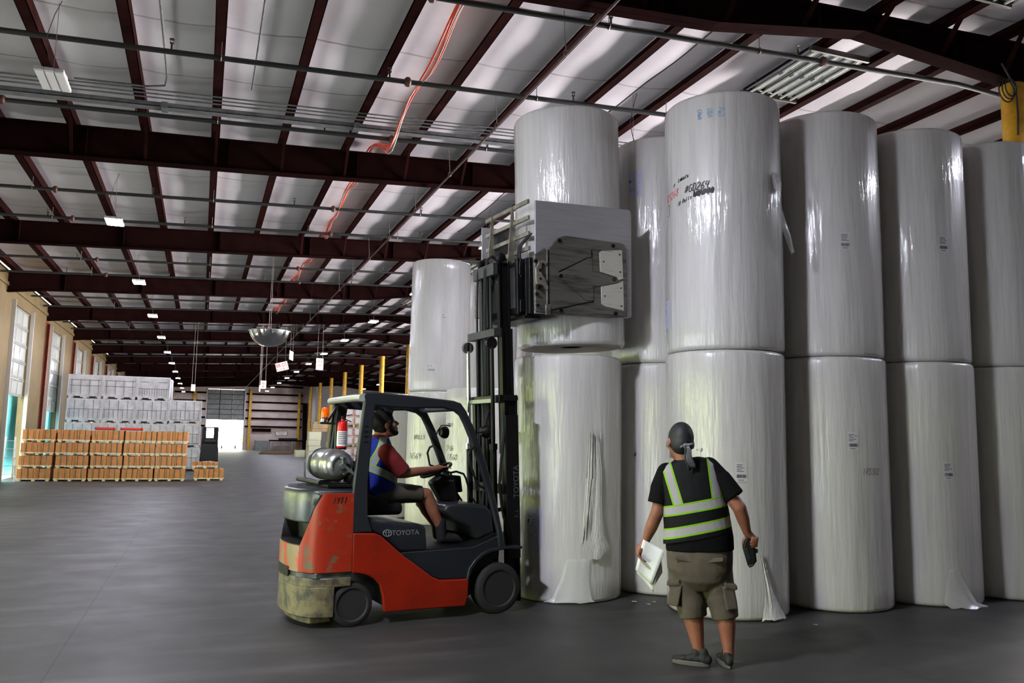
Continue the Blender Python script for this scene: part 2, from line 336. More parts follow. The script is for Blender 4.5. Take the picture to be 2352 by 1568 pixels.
# left wall: piers between the dock doors, header over them
b = MB(); dh = 6.1; ed = [YN]
for k in range(-6, 8): ed += [33.95+BAY*k-1.62, 33.95+BAY*k+1.62]
ed.append(YF)
for i in range(0, len(ed), 2): b.box(XW-.2, XW, ed[i], ed[i+1], 0, 7.05)
for k in range(-6, 8): b.box(XW-.2, XW, 33.95+BAY*k-1.62, 33.95+BAY*k+1.62, dh, 7.05)
b.obj('wall_left', M_wall_l, kind='structure', smooth=0)
for k in range(-6, 8):                                     # sectional dock doors, some rolled partly up
    yc = 33.95+BAY*k; z0 = OPEN_L.get(k, 0.0); b = MB(); n = max(1, round((dh-z0)/.62)); hh = (dh-z0)/n
    for i in range(n):
        b.cur = 0; b.box(XW-.12, XW-.07, yc-1.62, yc+1.62, z0+hh*i+.012, z0+hh*(i+1)-.012)
        b.box(XW-.07, XW-.045, yc-1.62, yc+1.62, z0+hh*i+.012, z0+hh*i+.05); b.box(XW-.07, XW-.045, yc-1.62, yc+1.62, z0+hh*(i+1)-.05, z0+hh*(i+1)-.012)
        b.cur = 1
        for j in range(3): b.box(XW-.07, XW-.06, yc-1.4+1.0*j, yc-.6+1.0*j, z0+hh*i+.1, z0+hh*(i+1)-.1)
    d = b.obj('door_%d' % (k+7), [M_door, M_doorw], kind='structure', smooth=0)
    f = MB()
    for sy in (-1, 1): f.box(XW-.02, XW+.12, yc+sy*1.68-.05, yc+sy*1.68+.05, 0, dh+.1)
    f.obj('door_track', M_frame, d, smooth=0)
b = MB().box(XW, XW+.05, YN, YF, 6.5, 6.62); b.obj('trim_1', M_wall_l, kind='structure', smooth=0)
# back wall with its big roll-up door
b = MB(); b.box(XW-.2, .5, YF, YF+.25, 0, 8.0); b.box(4.5, 12, YF, YF+.25, 0, 8.0); b.box(.5, 4.5, YF, YF+.25, 6.85, 8.0)
b.obj('wall_back', M_wall_b, kind='structure', smooth=0)
b = MB(); z0 = 3.42; n = 6; hh = (6.85-z0)/n
for i in range(n):
    for j in range(3): b.box(.5+1.34*j+.03, .5+1.34*(j+1)-.03, YF+.1, YF+.14, z0+hh*i+.03, z0+hh*(i+1)-.03)
    b.cur = 1; b.box(.5, 4.5, YF+.08, YF+.16, z0+hh*i-.03, z0+hh*i+.03); b.cur = 0
b.cur = 1
for j in range(4): b.box(.5+1.333*j-.04, .5+1.333*j+.04, YF+.06, YF+.13, z0, 6.85)
d = b.obj('door_15', [M_door, M_pipe], kind='structure', smooth=0)
MB().box(.36, .5, YF-.12, YF+.05, 0, 6.95).box(4.5, 4.64, YF-.12, YF+.05, 0, 6.95).obj('door_track', M_frame, d, smooth=0)
b = MB()
for i in range(7):
    z = 2.55+.93*i-.9
    if z < 1.7: continue
    b.box(4.65, 11, YF-.16, YF, z, z+.2)
    if z > 1: b.box(-3, .36, YF-.16, YF, z, z+.2)
b.obj('trim_2', M_beam, kind='structure', smooth=0)
# the lower block that closes the right-hand side far away, the right wall and the wall behind the camera
MB().box(11.9, XR, 93.4, 93.6, 0, 7.9).box(11.7, 11.9, 93.4, YF, 0, 7.9).obj('wall_right_far', M_wall_g, kind='structure', smooth=0)
b = MB(); e_ = [30]
for y_ in OPEN_R2: e_ += [y_-2.5, y_+2.5]; b.box(XR, XR+.2, y_-2.5, y_+2.5, 4.8, 7.4)
e_.append(YF)
for i in range(0, len(e_), 2): b.box(XR, XR+.2, e_[i], e_[i+1], 0, 7.4)
b.box(XR1, XR+.2, 30, 30.2, 0, 7.8); e_ = [YN]
for y_ in OPEN_R: e_ += [y_-2.2, y_+2.2]
e_.append(30)
for i in range(0, len(e_), 2): b.box(XR1, XR1+.2, e_[i], e_[i+1], 0, 7.75)
for y_ in OPEN_R: b.box(XR1, XR1+.2, y_-2.2, y_+2.2, 5.2, 7.75)
b.obj('wall_right', M_wall_g, kind='structure', smooth=0)
MB().box(XW-.2, XR+.2, YN-.2, YN, 0, 8).obj('wall_front', M_wall_g, kind='structure', smooth=0)
MB().box(XW-9, XW-.2, YN, YF+14, -1.3, -1.2).box(XW-.2, 14, YF+.3, YF+16, -.3, -.02).obj('apron', M_apron, kind='structure', smooth=0)

# ------------------------------------------------------------------ roof frames, each a tapered plate girder
def zbot(X):
    pts = [(-6.3, 6.3), (-5.2, 6.42), (-3.5, 6.49), (1.58, 6.71), (5.78, 6.93), (8.1, 7.27), (11.0, 7.05), (13.9, 7.27), (16.5, 6.93), (28.5, 6.4)]
    for (a, za), (c, zc) in zip(pts, pts[1:]):
        if X <= c: return za+(zc-za)*(X-a)/(c-a)
    return 6.4
KN = [-6.3, -5.2, -3.5, 1.58, 5.78, 8.1, 11.0, 13.9, 16.5, 28.5]
def make_beam(Y, i, braces):
    b = MB()
    top = [(x, zp(x)-.012) for x in (KN[-1], 11.0, KN[0])]
    b.prism([(x, zbot(x)) for x in KN]+top, Y-.008, Y+.008)
    for a, c in zip(KN, KN[1:]):
        b.prism([(a, zbot(a)), (c, zbot(c)), (c, zbot(c)+.016), (a, zbot(a)+.016)], Y-.13, Y+.13)
    for a, c in ((KN[0], 11.0), (11.0, KN[-1])):
        b.prism([(a, zp(a)-.016), (c, zp(c)-.016), (c, zp(c)), (a, zp(a))], Y-.13, Y+.13)
    for x in [-4.6+2.4*k for k in range(11)]:
        b.box(x-.006, x+.006, Y-.12, Y+.12, zbot(x)+.016, zp(x)-.016)
    o = b.obj('roof_beam', M_beam, smooth=0)
    if i == 0: lb = 'nearest dark red roof beam, crossing the top right corner to a yellow column'
    elif i == 1: lb = 'second dark red roof beam, ending behind the roll held up in the clamp'
    else: lb = '%s dark red roof beam counted from the camera towards the far wall' % nth(i)
    tag(o, lb, 'beam', 'dark red roof beams')
    if braces:
        for x in PUR:
            if XW+.6 < x < 11:
                q = MB().bar((x-.05, Y-.02, zbot(x)+.05), (x-.05, Y-.02-.42, zp(x)+.05), .05, .05, up=(1, 0, 0))
                if i == 1 or x > 2: q.obj('flange_brace', M_purlin, o, smooth=0)
    return o
for i in range(12): make_beam(F1+BAY*i, i, i < 5)
# columns standing under the frames on the left wall and along the middle
for i in range(0, 12):
    Y = F1+BAY*i
    if i >= 4:
        b = MB().prism([(XW, 0), (XW+.12, 0), (XW+.16, 6.15), (XW, 6.3)], Y-.01, Y+.01).box(XW, XW+.02, Y-.12, Y+.12, 0, 6.3)
        b.prism([(XW+.11, 0), (XW+.125, 0), (XW+.165, 6.15), (XW+.15, 6.15)], Y-.12, Y+.12)
        tag(b.obj('wall_column', M_col, smooth=0), '%s red-brown steel column on the left wall, counted from the near one' % nth(i-4), 'column', 'red-brown columns on the left wall')
    if i == 0 or i >= 5:
        b = MB().cyl((11.0, Y, 0.02), (11.0, Y, 7.04), .16, n=24)
        if i == 0: lb = 'nearest yellow steel column, at the right edge behind the tall rolls'
        else: lb = '%s of the yellow steel columns in the distance, counted from the nearest' % nth(i-5)
        o = b.obj('yellow_column', M_yel); tag(o, lb, 'column', 'yellow steel columns')
        if i >= 9: MB().cyl((11.0, Y, .02), (11.0, Y, 1.2), .26, n=24).obj('base_guard', M_yel, o)
for x, lb in ((5.15, 'yellow steel post on the back wall right of the open door'), (10.6, 'yellow steel post near the right end of the back wall'), (-.85, 'yellow steel post on the back wall behind the grey bins')):
    tag(MB().box(x-.14, x+.14, YF-.4, YF-.17, 0.0, 6.95).obj('wall_post', M_yel, bevel=.01), lb, 'post', 'yellow posts on the back wall')
tag(MB().bar((11.3, YF-1.2, 0), (11.25, YF-.3, 5.5), .5, .14).obj('leaning_beam', M_beam), 'long dark red beam leaning against the far right corner', 'beam')
# purlins: one continuous Z section per line
kc = min(range(len(PUR)), key=lambda k: abs(PUR[k]-3.01))
for k, x in enumerate(PUR):
    if x > 18: continue
    z = zp(x); b = MB()
    b.box(x-.012, x, YN, YF, z, z+.2); b.box(x-.15, x, YN, YF, z, z+.01); b.box(x-.15, x-.14, YN, YF, z, z+.022)
    o = b.obj('roof_purlin', M_purlin, smooth=0)
    if k == kc: lb = 'dark red roof purlin that the orange cables hang along'
    elif k < kc: lb = '%s dark red roof purlin to the left of the one carrying the orange cables' % nth(kc-k-1)
    else: lb = '%s dark red roof purlin to the right of the one carrying the orange cables' % nth(k-kc-1)
    tag(o, lb, 'purlin', 'dark red roof purlins')

# ------------------------------------------------------------------ sprinkler lines across the hall, three to a bay
for i in range(0, 21):
    Y = 9.33+2.54*i; n_bay = i//3
    if n_bay > 6: break
    pts = [(x, Y, zp(x)-.24) for x in (XW+.1, 10.95, 12.3)]
    o = MB().tube(pts, .038, 10).obj('sprinkler_pipe', M_pipe)
    w3 = ['nearest', 'middle', 'farthest'][i % 3]
    lb = '%s of three dark sprinkler pipes between the %s and %s roof beams' % (w3, nth(n_bay), nth(n_bay+1))
    tag(o, lb, 'pipe', 'sprinkler pipes under the roof')
    if i < 9:
        for k in range(5):
            x = -4.35+3.05*k+(0.62 if i % 2 else 0)
            z = zp(x)-.24
            q = MB().cyl((x, Y, z+.03), (x, Y, z+.12), .014, n=8).lathe([(.03, .12), (.03, .128)], (x, Y, z), n=10)
            q.bar((x-.022, Y, z+.12), (x-.022, Y, z+.18), .006, .006).bar((x+.022, Y, z+.12), (x+.022, Y, z+.18), .006, .006).lathe([(.034, .178), (.034, .186)], (x, Y, z), n=10)
            q.obj('sprinkler_head', M_brass, o)
        for x in ((2.35+.3*(i % 3)), -3.2, 8.3):
            z = zp(x)-.24
            MB().lathe([(.05, -.045), (.075, -.02), (.075, .02), (.05, .045)], (x, Y, z), (1, 0, .042), n=14).obj('pipe_coupling', M_rust, o)
    for x in (PUR[kc-5], PUR[kc-2], PUR[kc+2], PUR[kc+4]):
            z = zp(x)-.24; x -= .05
            q = MB().tube([(x, Y+.045*math.sin(a), z+.045*math.cos(a)) for a in [2*PI*t/10 for t in range(11)]], .006, 5, caps=False).cyl((x, Y, z+.045), (x, Y, z+.24), .006, n=6)
            q.obj('pipe_hanger', M_wire, o)
    MB
# long dark pipe that runs the length of the hall on rods
o = MB().tube([(4.25, 3, 6.78), (4.25, 50, 6.79), (4.25, 99.5, 6.75)], .018, 10).obj('long_pipe', mat('brown_painted_pipe', (62, 42, 38), .5))
tag(o, 'thin rust brown pipe hung on rods along the length of the hall', 'pipe')
for k in range(14):
    y = 9.56+2.75*k
    q = MB().cyl((4.25, y, 6.84), (4.22, y, zp(4.2)), .006, n=6).tube([(4.25+.03*math.sin(a), y, 6.795+.045*math.cos(a)) for a in [2*PI*t/10 for t in range(11)]], .005, 5, caps=False)
    q.obj('hanger_rod', M_wire, o)
# galvanised tray and conduits across the bay in front of the second beam
o = MB().box(-6.2, 9.5, 14.02, 14.2, 0, .012).box(-6.2, 9.5, 14.02, 14.03, 0, .075).box(-6.2, 9.5, 14.19, 14.2, 0, .075).obj('cable_tray', M_galv, smooth=0)
o.location = (0, 0, 6.98); o.rotation_euler = (0, -math.atan(.042), 0); tag(o, 'galvanised steel cable tray crossing under the roof before the second beam', 'cable tray')
for k in range(4):
    MB().box(-4+3.1*k, -3.9+3.1*k, 13.99, 14.23, -.02, .08).obj('tray_bracket', M_galv, o, smooth=0)
for k, (dy, dz) in enumerate(((-.22, .08), (-.3, .11), (-.14, .05))):
    pts = [(-6.2, 14.0+dy, zp(-6.2)-.2+dz), (9.5, 14.0+dy, zp(9.5)-.2+dz)]
    c = MB().tube(pts, .013, 8).obj('conduit', M_galv)
    tag(c, ['thin galvanised conduit nearest the cable tray', 'thin galvanised conduit farthest in front of the cable tray', 'thin galvanised conduit right beside the cable tray'][k], 'conduit', 'conduits along the cable tray')
c = MB().tube([(-.80, 6, zp(-.8)+.02), (-.80, 13.1, zp(-.8)+.02), (-.80, 13.35, zp(-.8)+.0), (-.83, 13.5, zp(-.8)-.08), (-1.1, 13.54, zp(-.8)-.12), (-2.1, 13.56, zp(-2.1)-.1)], .016, 8).obj('conduit', M_galv)
tag(c, 'bent galvanised conduit running along a purlin at top left', 'conduit')
c = MB().tube([(.46, 6, zp(.4)+.02), (.46, 13.5, zp(.4)+.02)], .014, 8).obj('conduit', M_galv)
tag(c, 'straight galvanised conduit on the purlin right of the bent conduit', 'conduit')
pts = []; y = 8.6
while y < 22: pts.append((6.45+.015*math.sin(y*1.7), y, zp(6.5)+.0+.03*math.sin(y*1.1)+.015*math.sin(y*2.9))); y += .3
tag(MB().tube(pts, .012, 6).obj('power_cable', M_black), 'wavy black cable along the purlin left of the silver tube light', 'cable')
b = MB()
for k in range(3): b.tube([(10.68+.02*k+(.15-.02*k)*math.cos(2*PI*t/24), 8.28-.02*k, 6.85+.02*k+(.17-.02*k)*math.sin(2*PI*t/24)) for t in range(25)], .01, 6, caps=False)
b.tube([(10.60, 8.27, 7.25), (10.72, 8.25, 7.05), (10.83, 8.25, 6.9), (10.86, 8.26, 6.5), (10.84, 8.26, 6.2)], .014, 6)
tag(b.obj('cable_coil', M_pipe), 'coil of dark cable hanging on the nearest yellow column', 'cable')
# bundle of orange cables slung along one purlin
rr = random.Random(5)
for k in range(4):
    pts = []; y = 4.0
    while y < 46:
        ph = (y-4.0) % 2.9; sag = .16*math.sin(PI*ph/2.9)**2
        dB = min(abs((y-F1) % BAY), BAY-abs((y-F1) % BAY)); g_ = math.exp(-(dB/.75)**2); low = .24*math.exp(-((y-14.25)/.8)**2)-.15*g_; sag *= 1-g_
        pts.append((2.86+.03*math.cos(k*1.6+y*.9)+.06*math.sin(y*.6), y, zp(2.9)-.03-sag*(.6+.25*k)-low-.02*k)); y += .35
    c = MB().tube(pts, .014 if k < 3 else .01, 6).obj('power_cable', M_orange_c if k < 3 else M_grey_c)
    tag(c, ['orange cable hanging lowest along the purlin' if 0 else 'upper orange power cable slung along the purlin', 'middle orange power cable slung along the purlin', 'lowest orange power cable slung along the purlin', 'grey cable running beside the orange power cables'][k], 'cable', 'cables along the roof purlin')
# ------------------------------------------------------------------ high-bay lamps
M_lampbody = mat('lamp_housing', (205, 205, 208), 0.4)
M_lens = mat('lit_lens', (238, 239, 255), 0.4, emit=LAMP)
M_lensn = mat('lit_lens_near', (238, 239, 255), 0.4, emit=LAMP_NEAR)
M_lensoff = mat('unlit_lens', (235, 236, 240), 0.35)
M_bracket = mat('lamp_bracket', (90, 90, 92), 0.5)
def make_lamp(X, Y, z, lit, label, group):
    t = thing('high_bay_lamp', label, 'lamp', (X, Y, z), 0, group)
    b = MB()
    for j in (-1, 0, 1): b.box(-.055+.115*j, .055+.115*j, -.33, .33, .0, .05)
    b.box(-.16, .16, -.06, .06, .05, .09)
    b.obj('housing', M_lampbody, t, bevel=.006)
    for j in (-1, 0, 1): MB().box(-.046+.115*j, .046+.115*j, -.31, .31, -.006, .004).obj('lens', (M_lensn if lit == 2 else M_lens) if lit else M_lensoff, t, smooth=0)
    h = zp(X)-z+.15
    MB().tube([(0, -.05, .09), (.0, 0, .16), (0, .05, .09)], .005, 5).obj('hook', M_bracket, t)
    MB().tube([(0, 0, .15), (.0, .0, h*.5), (0, 0, h)], .004, 5).obj('chain', M_bracket, t)
    MB().tube([(.03, -.05, .09), (-.05, -.08, .25), (-.11, -.09, h*.45), (-.03, -.08, h*.8), (.04, -.06, h)], .006, 6).obj('power_lead', M_black, t)
    return t
for k in range(-2, 11):
    Y = 19.30+7.62*k
    if k == -1: make_lamp(-2.05, Y, 6.2, False, 'unlit white high-bay lamp at top left, dark between the lit ones', 'high-bay lamps of the left row')
    else: make_lamp(-2.0, Y, 6.2, 2 if k == -2 else 1, ('%s lit high-bay lamp of the left-hand row counted from the camera' % nth(k)) if k >= 0 else
                    ('lit high-bay lamp overhead, near side of the unlit lamp' if k == -2 else 'lit high-bay lamp behind the camera in the left-hand row'), 'high-bay lamps of the left row')
for k in range(-3, 9):
    Y = 34.95+7.62*k
    make_lamp(6.65, Y, 6.6, True, ('%s lit high-bay lamp of the middle row in the distance' % nth(k)) if k >= 0 else
              'lit high-bay lamp of the middle row, %s before the gap at the far rolls' % nth(-k-1), 'high-bay lamps of the middle row')
for k, Y in enumerate((5.8, 74.0, 81.6)):
    make_lamp((12.9, 14.8, 14.8)[k], Y, 6.4, True, ['lit high-bay lamp beyond the right edge of the roll stack', 'nearer of two lit lamps seen beyond the yellow columns', 'farther of two lit lamps seen beyond the yellow columns'][k], 'high-bay lamps of the right row')
# fluorescent fixtures with bare tubes under the roof
M_tube = mat('fluorescent_tube', (236, 238, 226), 0.2)
M_refl = mat('bright_reflector', (200, 208, 215), 0.12, 0.95)
def fluor(X, Y, z, ln, wd, label):
    t = thing('tube_light', label, 'light fixture', (X, Y, z), 0, 'unlit tube light fixtures')
    MB().box(-wd/2-.03, wd/2+.03, -ln/2-.05, -ln/2, -.02, .06).obj('end_bracket', M_brass, t, bevel=.005)
    MB().box(-wd/2-.03, wd/2+.03, ln/2, ln/2+.05, -.02, .06).obj('end_bracket', M_brass, t, bevel=.005)
    n = 5; p = wd/n
    for j in range(n):
        x = -wd/2+p*(j+.5); b = MB()
        b.grid(lambda u, v: (x+p*.46*math.cos(PI*u), -ln/2+ln*v, .01+.07*math.sin(PI*u)), 8, 1)
        b.obj('reflector', M_refl, t)
        MB().cyl((x, -ln/2, .01), (x, ln/2, .01), .019, n=10).obj('tube', M_tube, t)
        MB().cyl((x, -.045, .01), (x, .045, .01), .026, n=10).obj('lamp_holder', M_galv, t)
    for sx in (-1, 1):
        for sy in (-1, 1): MB().cyl((sx*wd*.4, sy*ln*.4, .05), (sx*wd*.4, sy*ln*.4, zp(X)-z+.1), .004, n=5).obj('hanger_wire', M_wire, t)
    return t
fluor(8.62, 10.15, 7.47, 1.6, 1.02, 'silver tube light fixture hanging under the roof at top right above the rolls')
fluor(9.2, 6.6, 7.5, 1.6, 1.02, 'silver tube light fixture nearer than the first roof beam at the top edge')
fluor(8.2, 25.85, 7.3, 1.7, 1.1, 'silver tube light fixture beside the raised mast, far behind it')
fluor(8.2, 33.4, 7.3, 1.7, 1.1, 'silver tube light fixture seen just left of the far tall roll')

# ------------------------------------------------------------------ paper rolls wrapped in stretch film
def roll_mat():
    m = mat('paper_under_stretch_film', (208, 206, 203), 0.38, rgb2=(196, 194, 192), nscale=3, stretch=(4, 4, .25), bump=.5, bscale=5.0, bstretch=(5, 5, .35), bdist=.02,
            coat=1.0, crough=.09, spec=.4, rand=True)
    nt = m.node_tree; b = nt.nodes['Principled BSDF']
    # fine vertical ripples of the film over broad creases; the coat carries its own crinkle
    def nz(scale, st, det):
        t = nt.nodes.new('ShaderNodeTexCoord'); mpn = nt.nodes.new('ShaderNodeMapping'); mpn.inputs['Scale'].default_value = st
        oi = nt.nodes.new('ShaderNodeObjectInfo'); vm = nt.nodes.new('ShaderNodeCombineXYZ'); mm = nt.nodes.new('ShaderNodeMath'); mm.operation = 'MULTIPLY'; mm.inputs[1].default_value = 57.0
        nt.links.new(oi.outputs['Random'], mm.inputs[0])
        for i in range(3): nt.links.new(mm.outputs[0], vm.inputs[i])
        nt.links.new(vm.outputs[0], mpn.inputs['Location']); nt.links.new(t.outputs['Object'], mpn.inputs[0])
        n = nt.nodes.new('ShaderNodeTexNoise'); n.inputs['Scale'].default_value = scale; n.inputs['Detail'].default_value = det; nt.links.new(mpn.outputs[0], n.inputs['Vector']); return n.outputs[0]
    def bumpn(h, s, d, prev=None):
        bp = nt.nodes.new('ShaderNodeBump'); bp.inputs['Strength'].default_value = s; bp.inputs['Distance'].default_value = d; nt.links.new(h, bp.inputs['Height'])
        if prev: nt.links.new(prev, bp.inputs['Normal'])
        return bp.outputs[0]
    b1 = bumpn(nz(3.0, (5, 5, .5), 3), .35, .03)
    nt.links.new(b1, b.inputs['Normal'])
    b2 = bumpn(nz(6.0, (4, 4, .22), 4), .75, .016, b1)
    b3 = bumpn(nz(14.0, (3, 3, .7), 3), .45, .008, b2)
    nt.links.new(b3, b.inputs['Coat Normal'])
    return m
M_roll = roll_mat()
M_core = mat('brown_cardboard_core', (120, 96, 66), 0.8)
M_end = mat('film_folded_roll_end', (196, 190, 182), 0.5, bump=.4, bscale=8, bdist=.03)
M_ink = mat('black_marker_ink', (18, 16, 18), 0.5)
M_red = mat('red_marker_ink', (206, 40, 44), 0.5)
M_blue = mat('faded_blue_marker_ink', (120, 170, 205), 0.5)
M_pale = mat('faded_marker_ink', (84, 78, 78), 0.5)
M_lab = mat('pale_blue_paper_label', (186, 190, 216), 0.45)
M_labw = mat('white_paper_label', (206, 205, 206), 0.45)
M_print = mat('label_print', (70, 68, 78), 0.5)
M_film = mat('loose_clear_film', (225, 225, 225), 0.12, alpha=.45, spec=.6, bump=.4, bscale=30, bdist=.01)
M_filmw = mat('bunched_white_film', (214, 212, 208), 0.25, bump=.6, bscale=22, bstretch=(3, 3, 1), bdist=.02, coat=.4)
RR = .616
def roll_mesh(h, R=RR, seed=0):
    r_ = random.Random(seed); b = MB(); n = 72; rows = []
    hs = [0, .006, .02, .045]+[.045+(h-.09)*i/14 for i in range(1, 14)]+[h-.045, h-.02, h-.006, h]
    ph = [(r_.uniform(0, 6.28), r_.choice((2, 3, 5, 7)), r_.uniform(.0008, .003)) for _ in range(5)]
    def rad(z, a):
        e = min(z, h-z); k = .045; r = R
        if e < k: r = R-k*(1-math.sqrt(max(0, 1-((k-e)/k)**2)))
        r += sum(q*math.sin(m*a+p+z*1.3) for p, m, q in ph); return r
    for z in hs: rows.append([(rad(z, 2*PI*k/n)*math.cos(2*PI*k/n), rad(z, 2*PI*k/n)*math.sin(2*PI*k/n), z) for k in range(n)])
    vs = [p for row in rows for p in row]; m = len(rows)
    b.add(vs, [(i*n+k, i*n+(k+1) % n, (i+1)*n+(k+1) % n, (i+1)*n+k) for i in range(m-1) for k in range(n)])
    b.cur = 1
    for zi, z, d in ((0, 0, -1), (m-1, h, 1)):
        base = zi*n; ring = []
        for q, (rr, dz) in enumerate(((.8, .012), (.13, .02), (.1, .02))):
            ring.append([(rr*R/1.0*math.cos(2*PI*k/n) if q == 0 else rr*math.cos(2*PI*k/n), rr*R*math.sin(2*PI*k/n) if q == 0 else rr*math.sin(2*PI*k/n), z-d*dz) for k in range(n)])
        prev = base
        for q, rg in enumerate(ring):
            o = len(b.v); b.v += rg
            for k in range(n):
                f = [prev+k, prev+(k+1) % n, o+(k+1) % n, o+k]; b.f.append(f if d > 0 else f[::-1]); b.mi.append(1 if q < 2 else 2)
            prev = o
    return b
def bend(R, phi, z):                                      # flat lettering -> onto the roll, phi = direction it faces
    def f(p): a = phi+p[0]/R; return (R*math.cos(a), R*math.sin(a), z+p[1])
    return f
def on_roll(name, parent, parts, phi, z, m, off=.004, R=RR, sub=True):
    vs, fs = parts; f = bend(R+off, phi, z)
    o = MB().add([f(p) for p in vs], fs).obj(name, m, parent, smooth=0, fix=False)
    return o
def paper_label(parent, phi, z, w, h, style, m=None, seed=1, off=.003):
    r_ = random.Random(seed); b = MB(); f = bend(RR+off, phi, z); g = bend(RR+off+.0015, phi, z)
    b.grid(lambda u, v: f(((u-.5)*w, (v-.5)*h)), 6, 1); b.cur = 1
    def rect(x0, x1, y0, y1): b.add([g((x0, y0)), g((x1, y0)), g((x1, y1)), g((x0, y1))], [(0, 1, 2, 3)])
    if style == 'sheet':
        y = h*.4
        while y > -h*.42: rect(-w*.42, -w*.42+w*r_.uniform(.3, .8), y, y+h*.012); y -= h*r_.uniform(.045, .09)
        rect(-w*.42, -w*.28, h*.1, h*.2)
    else:
        for y in (.36, .28, .2, .1, .02): rect(-w*.4, -w*.4+w*r_.uniform(.4, .8), h*y, h*(y+.03))
        x = -w*.4
        while x < w*.38:
            k = w*r_.uniform(.015, .05); rect(x, x+k, -h*.3, -h*.12); x += k+w*r_.uniform(.015, .04)
        rect(-w*.3, w*.2, -h*.42, -h*.39)
    return b.obj('paper_label', [m or M_labw, M_print], parent, smooth=0, fix=False)
ROLLG = 'film-wrapped paper rolls'
def roll(X, Y, z, h, label, seed, R=RR):
    o = roll_mesh(h, R, seed).obj('paper_roll', [M_roll, M_end, M_core], smooth=50, loc=(X, Y, z), fix=False)
    return tag(o, label, 'paper roll', ROLLG)
def face(X, Y, px_off=0.0):                                # direction from a roll towards the standpoint of the photograph, turned by an offset
    return math.atan2(-Y, -X)+px_off
H1, H2 = 2.635, 2.70
row = [(5.2, 7.46), (6.56, 7.46), (7.80, 7.42), (9.05, 7.40), (10.3, 7.4)]
nmr = ['at the near corner of the stack behind the standing man', 'second from the corner of the near row', 'third from the corner of the near row', 'fourth from the corner, cut by the right edge']
c1l = roll(5.2, 7.46, 0, H1, 'lower white paper roll at the near corner, right behind the standing man', 1)
c1u = roll(5.2, 7.45, H1, H2, 'upper corner paper roll with red and black marker writing on it', 2)
c2l = roll(6.56, 7.46, 0, H1, 'lower paper roll next to the right of the corner stack', 3)
c2u = roll(6.55, 7.46, H1, H2, 'upper paper roll next to the right of the roll with marker writing', 4)
c3l = roll(7.80, 7.42, 0, H1, 'lower paper roll third in the row from the near corner', 5)
c3u = roll(7.79, 7.42, H1, H2-.02, 'upper paper roll third in the row from the near corner', 6)
c4l = roll(9.05, 7.40, 0, H1, 'lower paper roll cut off by the right edge of the photo', 7)
c4u = roll(9.04, 7.40, H1, H2, 'upper paper roll cut off by the right edge below the yellow column', 8)
c0l = roll(3.93, 8.70, 0, H1, 'lower paper roll under the held one, its wrap torn near the bottom right', 9)
held = roll(3.93, 8.64, H1+.10, H2-.02, 'paper roll held up in the grey clamp of the orange forklift', 10)
cml = roll(5.22, 8.76, 0, H1-.03, 'lower paper roll set back between the forklift load and the corner stack', 11)
cmu = roll(5.22, 8.76, H1-.03, H2, 'upper paper roll set back behind the clamp pad, with a pale blue sheet', 12)
bl = roll(4.55, 16.55, 0, H1, 'lower roll of the tall far stack left of the mast', 13)
bu = roll(4.55, 16.55, H1, H2, 'tall far paper roll on top, standing alone left of the raised mast', 14)
bn = roll(4.90, 14.92, 0, H1, 'single paper roll in front of the tall far stack, behind the forklift mast', 15)
bg_ = roll(3.85, 18.1, 0, H1, 'farthest single paper roll seen behind the driver', 16)
roll(6.0, 17.6, 0, H1, 'lower far paper roll mostly hidden behind the mast', 17)
roll(6.0, 17.6, H1, H2, 'upper far paper roll peeping out behind the raised mast', 18)
roll(6.5, 8.8, 0, H1, 'lower roll hidden in the second row of the stack', 19); roll(6.5, 8.8, H1, H2-.03, 'upper roll hidden in the second row of the stack', 20)
for k, (x, y) in enumerate(((5.24, 10.03), (6.52, 10.08))):  # unseen rolls, added to block the bright wall showing through the gap
    for j in range(2): roll(x, y, H1*j, H1 if j == 0 else H2, '%s added unseen paper roll, %s from the left in the third row of the stack' % (['lower', 'upper'][j], nth(k)), 50+2*k+j)
for k in range(6):  # unseen row, added to shade the far rolls from the right-hand doors
    for j in range(2): roll(7.55, 13.36+1.27*k, H1*j, H1 if j == 0 else H2, '%s paper roll, %s in the added unseen row behind the raised mast' % (['lower', 'upper'][j], nth(k)), 30+2*k+j)
# writing and stickers
f1 = face(5.2, 7.46)
def write(parent, X, Y, body, dphi, z, h, m, th=.009, slant=.2, rise=0.0, name='marker_writing', down=False):
    vs, fs = pen(body, h, th, slant, rise)
    if down: vs = [(p[1], -p[0]) for p in vs]               # written down the roll
    return on_roll(name, parent, (vs, fs), face(X, Y)+dphi, z, m)
C1 = (5.2, 7.45)
write(c1u, *C1, 'Labels', -.823, 1.795, .041, M_ink, .008, .2, .18)
on_roll('marker_arrow', c1u, pen('<', .045, .008), f1-.955, 1.755, M_ink); on_roll('marker_arrow', c1u, ([(0, -.004, 0), (.13, .05, 0), (.13, .058, 0), (0, .004, 0)], [(0, 1, 2, 3)]), f1-.94, 1.777, M_ink)
write(c1u, *C1, 'RS268', -1.20, 1.625, .080, M_red, .007, .15, .14)
write(c1u, *C1, '#GD264', -.67, 1.655, .077, M_ink, .008, .2, .06)
b = MB(); r_ = random.Random(3); fb = bend(RR+.004, f1-.31, 1.622)
pts = []
for k in range(44): pts.append((-.105+.21*k/43+r_.uniform(-.01, .01), (.026 if k % 2 else -.026)+r_.uniform(-.008, .008)+.02*k/43))
for p, q in zip(pts, pts[1:]):
    d = Vector((q[0]-p[0], q[1]-p[1])); n_ = Vector((-d.y, d.x)).normalized()*.006
    b.add([fb((p[0]+n_.x, p[1]+n_.y)), fb((p[0]-n_.x, p[1]-n_.y)), fb((q[0]-n_.x, q[1]-n_.y)), fb((q[0]+n_.x, q[1]+n_.y))], [(0, 1, 2, 3)])
